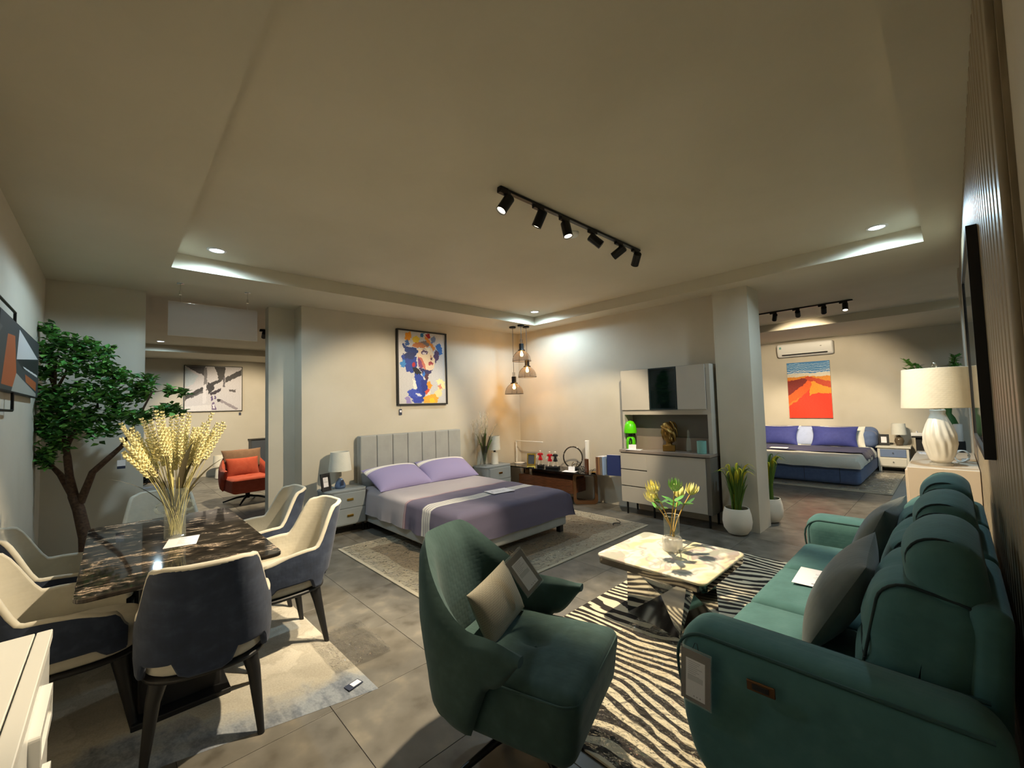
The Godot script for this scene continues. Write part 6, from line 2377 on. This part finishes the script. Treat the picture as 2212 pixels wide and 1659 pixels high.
func build_back_room() -> void:
	# far room behind the opening
	swivel_chair("swivel_armchair", "burnt orange swivel armchair in the far room behind the left pillar", "armchair", Vector3(1.66, 0, -8.36), 0.12, M.orange_fabric, M.seam).scale = Vector3(1.08, 0.93, 1.0)
	var p := MB.new()
	p.pillow(0.50, 0.36, 0.14, 14, 0.06)
	var c := solo("scatter_cushion", p, M.orange_fabric, "orange cushion on the burnt orange armchair", "cushion")
	c.transform = Transform3D(Basis(Vector3.UP, 0.12) * Basis(Vector3.RIGHT, -0.32), Vector3(1.63, 0.55, -8.53))
	p = MB.new()
	p.pillow(0.62, 0.34, 0.10, 14, 0.08)
	c = solo("scatter_cushion", p, M.brown_fabric, "brown cushion peeking over the orange armchair's back", "cushion")
	c.transform = Transform3D(Basis(Vector3.UP, 0.12) * Basis(Vector3.RIGHT, -0.36), Vector3(1.64, 0.70, -8.63))
	var t := thing("framed_painting", "framed black and white abstract canvas on the far room's wall", "painting", Vector3(1.755, 2.10, -12.4))
	var m := MB.new()
	m.ring(rrect(1.17, 1.11, 0.003, 1), rrect(1.14, 1.08, 0.002, 1), 0.05)
	part("frame", m, M.black_wood, t)
	m = MB.new()
	m.box(Vector3(0, 0, 0.02), Vector3(1.145, 1.085, 0.03))
	part("canvas", m, M.cream_cotton, t)
	m = MB.new()
	m.quad(Vector3(-0.565, 0.535, 0.0365), Vector3(0.565, 0.535, 0.0365), Vector3(0.565, -0.535, 0.0365), Vector3(-0.565, -0.535, 0.0365))
	part("print", m, M.mono_print, t)
	m = MB.new()
	m.rbox(Vector3(0.54, -0.63, 0.01), Vector3(0.05, 0.07, 0.003), 0.001, 1)
	m.tube([Vector3(0.54, -0.55, 0.02), Vector3(0.54, -0.60, 0.01)], 0.0015, 5)
	part("price_tag", m, M.tag_navy, t)
	t = thing("table_lamp", "white lamp with drum shade on a low white stool in the far room", "lamp", Vector3(1.80, 0.0, -11.7))
	m = MB.new()
	m.lathe([Vector2(0.0, 0.0), Vector2(0.11, 0.0), Vector2(0.115, 0.02), Vector2(0.10, 0.24), Vector2(0.02, 0.27), Vector2(0.012, 0.33)], Vector3.ZERO, 24)
	part("ceramic_base", m, M.white_ceramic, t)
	m = MB.new()
	m.lathe([Vector2(0.155, 0.29), Vector2(0.157, 0.30), Vector2(0.145, 0.53), Vector2(0.14, 0.53), Vector2(0.152, 0.30), Vector2(0.155, 0.29)], Vector3.ZERO, 28)
	part("lamp_shade", m, M.lamp_linen, t)
	# console seen past the partition
	t = thing("low_console", "low taupe console in the far room behind the partition", "console", Vector3(0.25, 0, -8.4))
	part("body", rb(Vector3(0, 0.22, 0), Vector3(0.5, 0.40, 1.3), 0.006, 1), M.brown_fabric, t)
	part("top_panel", rb(Vector3(0, 0.435, 0), Vector3(0.54, 0.03, 1.34), 0.004, 1), M.cream_wood, t)
	t = thing("black_sculpture_box", "glossy black box with a white knob on the far room console", "ornament", Vector3(0.36, 0.45, -8.75))
	part("box", rb(Vector3(0, 0.10, 0), Vector3(0.30, 0.20, 0.22), 0.01, 2), M.black_glass, t)
	m = MB.new()
	m.lathe([Vector2(0.0, 0.20), Vector2(0.06, 0.20), Vector2(0.05, 0.225), Vector2(0.0, 0.235)], Vector3(0.02, 0, 0), 16)
	part("knob", m, M.white_gloss, t)
	m = MB.new()
	var ring := []
	for k in 24:
		ring.append(Vector3(cos(TAU * k / 24) * 0.06, 0.068 + sin(TAU * k / 24) * 0.06, 0))
	m.tube(ring, 0.008, 8, false, true)
	solo("ring_ornament", m, M.smoke_chrome, "thin metal ring before the black box in the far room", "ornament", Vector3(0.33, 0.45, -8.42))
	var pm := MB.new()
	pm.rbox(Vector3.ZERO, Vector3(0.22, 0.0016, 0.16), 0.0004, 1)
	uv_top(pm, -0.11, 0.11, -0.08, 0.08)
	solo("paper_sheet", pm, M.sheet_a, "white price sheet on the far room's low console", "paper", Vector3(0.37, 0.4512, -8.12), 0.2)
	# tall dark cabinet edge behind the orange chair
	t = thing("narrow_shelf", "narrow dark shelf unit on the far wall beyond the orange chair", "shelf", Vector3(2.66, 0, -12.2))
	part("body", rb(Vector3(0, 0.4, 0), Vector3(0.36, 0.80, 0.34), 0.006, 1), M.night_dark, t)
	part("top_panel", rb(Vector3(0, 0.815, 0), Vector3(0.39, 0.03, 0.37), 0.004, 1), M.black_wood, t)

func build_side_room() -> void:
	# blue bed: head at the far wall, foot towards the opening; local x from the foot
	var t := thing("double_bed", "blue upholstered bed with padded sides in the side room", "bed", Vector3(8.82, 0, -2.12))
	var m := MB.new()
	m.rbox(Vector3(1.22, 0.21, 0), Vector3(2.44, 0.38, 2.02), 0.07, 4)
	part("frame", m, M.blue_fabric, t)
	m = MB.new()
	m.rbox(Vector3(2.40, 0.45, 0), Vector3(0.30, 0.80, 2.06), 0.12, 5)
	part("headboard", m, M.blue_fabric, t)
	for s in [-1, 1]:
		m = MB.new()
		m.rbox(Vector3(2.20, 0.62, s * 0.90), Vector3(0.36, 0.34, 0.26), 0.11, 5)
		part("head_bolster", m, M.blue_fabric, t)
	for k in 4:
		m = MB.new()
		m.tube([Vector3(-0.004, 0.05, -0.76 + 0.5 * k), Vector3(-0.004, 0.36, -0.76 + 0.5 * k)], 0.004, 5)
		part("seam", m, M.night_dark, t)
	m = MB.new()
	m.rbox(Vector3(1.20, 0.42, 0), Vector3(2.10, 0.10, 1.84), 0.04, 3)
	part("mattress", m, M.cream_cotton, t)
	# sheets: cream over the foot and side, quilt band across
	drape("bed_sheet", "cream bed sheet draped over the blue bed's foot and side", "sheet", 8.82, -2.12, -0.02, 2.0, 0.475, 0.17, M.cream_cotton, 95)
	drape("bed_quilt", "dark blue quilt band folded across the blue bed", "quilt", 8.82, -2.12, 0.62, 1.72, 0.489, 0.19, M.blue_quilt, 96)
	# pillows
	var p := MB.new()
	p.pillow(0.78, 0.44, 0.18, 16, 0.10)
	for k in 2:
		var o := solo("bed_pillow", p, M.blue_satin, ["royal blue satin pillow by the right pillar on the blue bed", "royal blue satin pillow beside the white nightstand on the blue bed"][k], "pillow", Vector3.ZERO, 0.0, "pillows on the blue bed")
		o.transform = Transform3D(Basis(Vector3.UP, -PI / 2) * Basis(Vector3.RIGHT, -0.42), Vector3(10.64, 0.68, -2.72 + 1.0 * k))
	p = MB.new()
	p.pillow(0.74, 0.42, 0.16, 14, 0.06)
	for k in 3:
		var o := solo("bed_pillow", p, M.pale_blue if k == 1 else M.cream_cotton, ["white pillow behind the blue satin pillow by the pillar", "pale blue pillow between the two satin pillows", "cream pillow behind the satin pillow by the nightstand"][k], "pillow", Vector3.ZERO, 0.0, "pillows on the blue bed")
		o.transform = Transform3D(Basis(Vector3.UP, -PI / 2) * Basis(Vector3.RIGHT, -0.30), Vector3(10.86, 0.67, [-2.70, -2.22, -1.62][k]))
	var pm := MB.new()
	pm.rbox(Vector3.ZERO, Vector3(0.21, 0.0016, 0.30), 0.0004, 1)
	uv_top(pm, -0.105, 0.105, -0.15, 0.15)
	solo("paper_sheet", pm, M.sheet_a, "white price sheet on the dark blue quilt", "paper", Vector3(9.62, 0.505, -2.45), 0.1)
	# nightstand
	t = thing("nightstand", "white nightstand with one blue drawer beside the blue bed", "nightstand", Vector3(11.16, 0, -0.87))
	part("body", rb(Vector3(0, 0.27, 0), Vector3(0.38, 0.36, 0.46), 0.006, 1), M.night2_white, t)
	part("top_panel", rb(Vector3(0, 0.475, 0), Vector3(0.43, 0.04, 0.52), 0.006, 1), M.night2_white, t)
	for k in 2:
		m = MB.new()
		m.rbox(Vector3(-0.195, 0.185 + 0.175 * k, 0), Vector3(0.018, 0.15, 0.38), 0.003, 1)
		var d := part("drawer", m, M.night2_blue if k == 1 else M.night2_white, t)
		m = MB.new()
		m.X = rot(Vector3.BACK, PI / 2, Vector3(-0.202, 0.19 + 0.175 * k, 0))
		m.lathe([Vector2(0.0, 0.0), Vector2(0.008, 0.002), Vector2(0.014, 0.014), Vector2(0.0, 0.022)], Vector3.ZERO, 12)
		part("knob", m, M.chrome, d)
	for x in [-0.16, 0.16]:
		for z in [-0.2, 0.2]:
			part("leg", rb(Vector3(x, 0.05, z), Vector3(0.045, 0.10, 0.045), 0.004, 1), M.night2_white, t)
	t = thing("table_lamp", "small lamp with brown glass base on the white nightstand", "lamp", Vector3(11.17, 0.495, -0.78))
	m = MB.new()
	m.lathe([Vector2(0.0, 0.0), Vector2(0.05, 0.0), Vector2(0.055, 0.03), Vector2(0.075, 0.09), Vector2(0.06, 0.15), Vector2(0.02, 0.18), Vector2(0.012, 0.23)], Vector3.ZERO, 22)
	part("glass_base", m, M.brown_glass_lamp, t)
	m = MB.new()
	m.lathe([Vector2(0.118, 0.215), Vector2(0.12, 0.22), Vector2(0.102, 0.43), Vector2(0.098, 0.43), Vector2(0.116, 0.22), Vector2(0.118, 0.215)], Vector3.ZERO, 26)
	part("lamp_shade", m, M.lamp_grey, t)
	photo_frame("photo_frame", "black photo frame with white paper on the white nightstand", Vector3(11.08, 0.495, -1.0), -PI / 2 + 0.1, 0.16, 0.22, M.black_matte, M.paper)
	# air conditioner
	t = thing("air_conditioner", "white split air conditioner above the desert painting", "air conditioner", Vector3(11.4, 2.575, -2.26))
	m = MB.new()
	m.rbox(Vector3(-0.105, 0, 0), Vector3(0.20, 0.30, 1.06), 0.045, 4, 2, func(q: Vector3) -> Vector3: return Vector3(q.x + (0.06 * clampf((-q.y - 0.02) / 0.13, 0, 1) if q.x < 0 else 0.0), q.y, q.z))
	part("casing", m, M.white_plastic, t)
	m = MB.new()
	m.X = rot(Vector3.BACK, -0.35, Vector3(-0.168, -0.105, 0.0))
	m.rbox(Vector3.ZERO, Vector3(0.012, 0.03, 0.86), 0.003, 1)
	part("air_slot", m, M.black_matte, t)
	m = MB.new()
	m.X = rot(Vector3.BACK, -0.35, Vector3(-0.176, -0.082, 0.0))
	m.rbox(Vector3.ZERO, Vector3(0.008, 0.022, 0.90), 0.003, 1)
	part("louvre", m, M.white_plastic, t)
	m = MB.new()
	m.rbox(Vector3(-0.206, 0.06, -0.45), Vector3(0.002, 0.05, 0.04), 0.0006, 1)
	part("energy_label", m, M.teal_cup, t)
	m = MB.new()
	m.rbox(Vector3(-0.206, 0.04, 0.32), Vector3(0.002, 0.012, 0.03), 0.0006, 1)
	part("badge", m, M.chrome, t)
	# desert painting
	t = thing("canvas_painting", "unframed painting of orange desert dunes under a blue sky", "painting", Vector3(11.4, 1.655, -2.235))
	m = MB.new()
	m.box(Vector3(-0.02, 0, 0), Vector3(0.035, 1.27, 0.81))
	part("stretcher", m, M.cream_wood, t)
	m = MB.new()
	m.quad(Vector3(-0.0385, 0.634, -0.404), Vector3(-0.0385, 0.634, 0.404), Vector3(-0.0385, -0.634, 0.404), Vector3(-0.0385, -0.634, -0.404))
	part("print", m, M.dune_print, t)
	# rugs
	t = thing("area_rug", "grey rug in shiny clear plastic under the blue bed", "rug", Vector3(9.55, 0, -2.15))
	part("pile", rug_mesh(2.3, 2.90, 0.010), M.bed_rug, t)
	var o := part("plastic_cover", film(2.26, 2.86, 231, 0.018, 70, 80), M.film, t)
	o.position.y = 0.010
	t = thing("folded_rug", "small pale grey rug with dark dashes beside the sideboard", "rug", Vector3(8.72, 0, -0.33))
	part("pile", rb(Vector3(0, 0.012, 0), Vector3(2.1, 0.024, 0.72), 0.006, 1), M.grey_fabric, t)
	for k in 5:
		m = MB.new()
		m.box(Vector3(-0.8 + 0.28 * k, 0.0245, -0.12 - 0.02 * (k % 2)), Vector3(0.05, 0.001, 0.16))
		part("dash", m, M.night_dark, t)
	# dark stand with white box and plant by the far wall
	t = thing("side_table", "black pedestal table beyond the white nightstand", "table", Vector3(11.12, 0, -0.42))
	part("pedestal", rb(Vector3(0, 0.34, 0), Vector3(0.26, 0.66, 0.24), 0.01, 2), M.black_matte, t)
	part("top_panel", rb(Vector3(0, 0.685, 0), Vector3(0.36, 0.03, 0.34), 0.006, 1), M.black_wood, t)
	t = thing("tissue_box", "white box on the black pedestal table", "box", Vector3(11.05, 0.70, -0.52))
	part("body", rb(Vector3(0, 0.03, 0), Vector3(0.10, 0.06, 0.16), 0.008, 2), M.white_plastic, t)
	m = MB.new()
	m.pillow(0.08, 0.05, 0.03, 8, 0.1)
	for i in m.v.size():
		m.v[i] += Vector3(0, 0.075, 0)
	part("tissue", m, M.paper, t)
	t = thing("potted_plant", "leafy plant in a green glass vase behind the large lamp", "plant", Vector3(11.05, 0, -0.08))
	m = MB.new()
	m.lathe([Vector2(0.0, 0.0), Vector2(0.15, 0.0), Vector2(0.15, 0.70), Vector2(0.14, 0.72), Vector2(0.0, 0.72)], Vector3.ZERO, 24)
	part("plinth", m, M.black_matte, t)
	m = MB.new()
	m.lathe([Vector2(0.0, 0.722), Vector2(0.08, 0.722), Vector2(0.11, 0.80), Vector2(0.12, 0.92), Vector2(0.08, 1.05), Vector2(0.04, 1.12), Vector2(0.05, 1.22)], Vector3.ZERO, 24)
	part("vase", m, M.leaf_dark, t)
	var r := RandomNumberGenerator.new()
	r.seed = 19
	for k in 9:
		var an := TAU * k / 9 + r.randf() * 0.4
		var tip := Vector3(cos(an) * 0.22, r.randf_range(1.75, 2.2), sin(an) * 0.42 - 0.12)
		tip.x = minf(tip.x, 0.22)
		tip.z = clampf(tip.z, -0.55, 0.15)
		var path := arc(Vector3(0, 1.18, 0), Vector3(tip.x * 0.2, 1.7, tip.z * 0.3), tip, 8)
		m = MB.new()
		m.tube(path, 0.006, 5)
		var s := part("stem", m, M.bark, t)
		m = MB.new()
		for i in 46:
			var e := r.randf_range(4.0, 7.99)
			var q: Vector3 = path[int(e)].lerp(path[int(e) + 1], e - int(e))
			var dir := Vector3(r.randf_range(-1, 0.8), r.randf_range(-0.4, 0.8), r.randf_range(-1, 0.7)).normalized()
			leaf_blade(q, q + dir * 0.05 + Vector3(0, 0.02, 0), q + dir * 0.10, 0.05, m, 3)
		part("leaves", m, M.leaf_green if k % 2 else M.leaf_light, s).set_meta("kind", "stuff")
	t = thing("table_lamp", "white cylinder lamp on black base in the side room's far corner", "lamp", Vector3(10.85, 0.0, 0.02))
	part("stand", rb(Vector3(0, 0.32, 0), Vector3(0.18, 0.64, 0.16), 0.008, 1), M.black_matte, t)
	m = MB.new()
	m.lathe([Vector2(0.0, 0.64), Vector2(0.06, 0.64), Vector2(0.06, 0.94), Vector2(0.0, 0.945)], Vector3.ZERO, 20)
	part("lamp_shade", m, M.white_plastic, t)

# cloth over the blue bed; u0..u1 measured from the foot
func drape(called: String, label: String, cat: String, bx: float, bz: float, u0: float, u1: float, y0: float, drop: float, mt: Material, seed_: int) -> void:
	var f := noise(seed_, 1.4, 3)
	var P := []
	var hw := 0.97
	var foot := u0 < 0.1
	var total := u1 - u0 + (drop if foot else 0.0)
	for i in 41:
		var row := PackedVector3Array()
		var lb := total * i / 40.0
		var d2 := maxf(0.0, (drop if foot else 0.0) - lb)
		var x := u0 + maxf(0.0, lb - (drop if foot else 0.0))
		for j in 61:
			var la := lerpf(-(hw + drop), hw + drop, j / 60.0)
			var z := clampf(la, -hw, hw)
			var d1 := maxf(0.0, absf(la) - hw)
			var dd := minf(drop, sqrt(d1 * d1 + d2 * d2)) if d1 > 0 and d2 > 0 else maxf(d1, d2)
			var y := y0 - dd + f.get_noise_2d(la * 1.2, lb * 1.2) * 0.012
			var out := 0.055 * clampf(dd * 9, 0, 1) + dd * 0.10 * f.get_noise_2d(lb * 2.0, la)
			row.append(Vector3(x - (out if d2 > 0 else 0.0), y, z + (signf(la) * out if d1 > 0 else 0.0)))
		P.append(row)
	var m := MB.new()
	m.grid(P, false, true)
	solo(called, m, mt, label, cat, Vector3(bx, 0, bz))
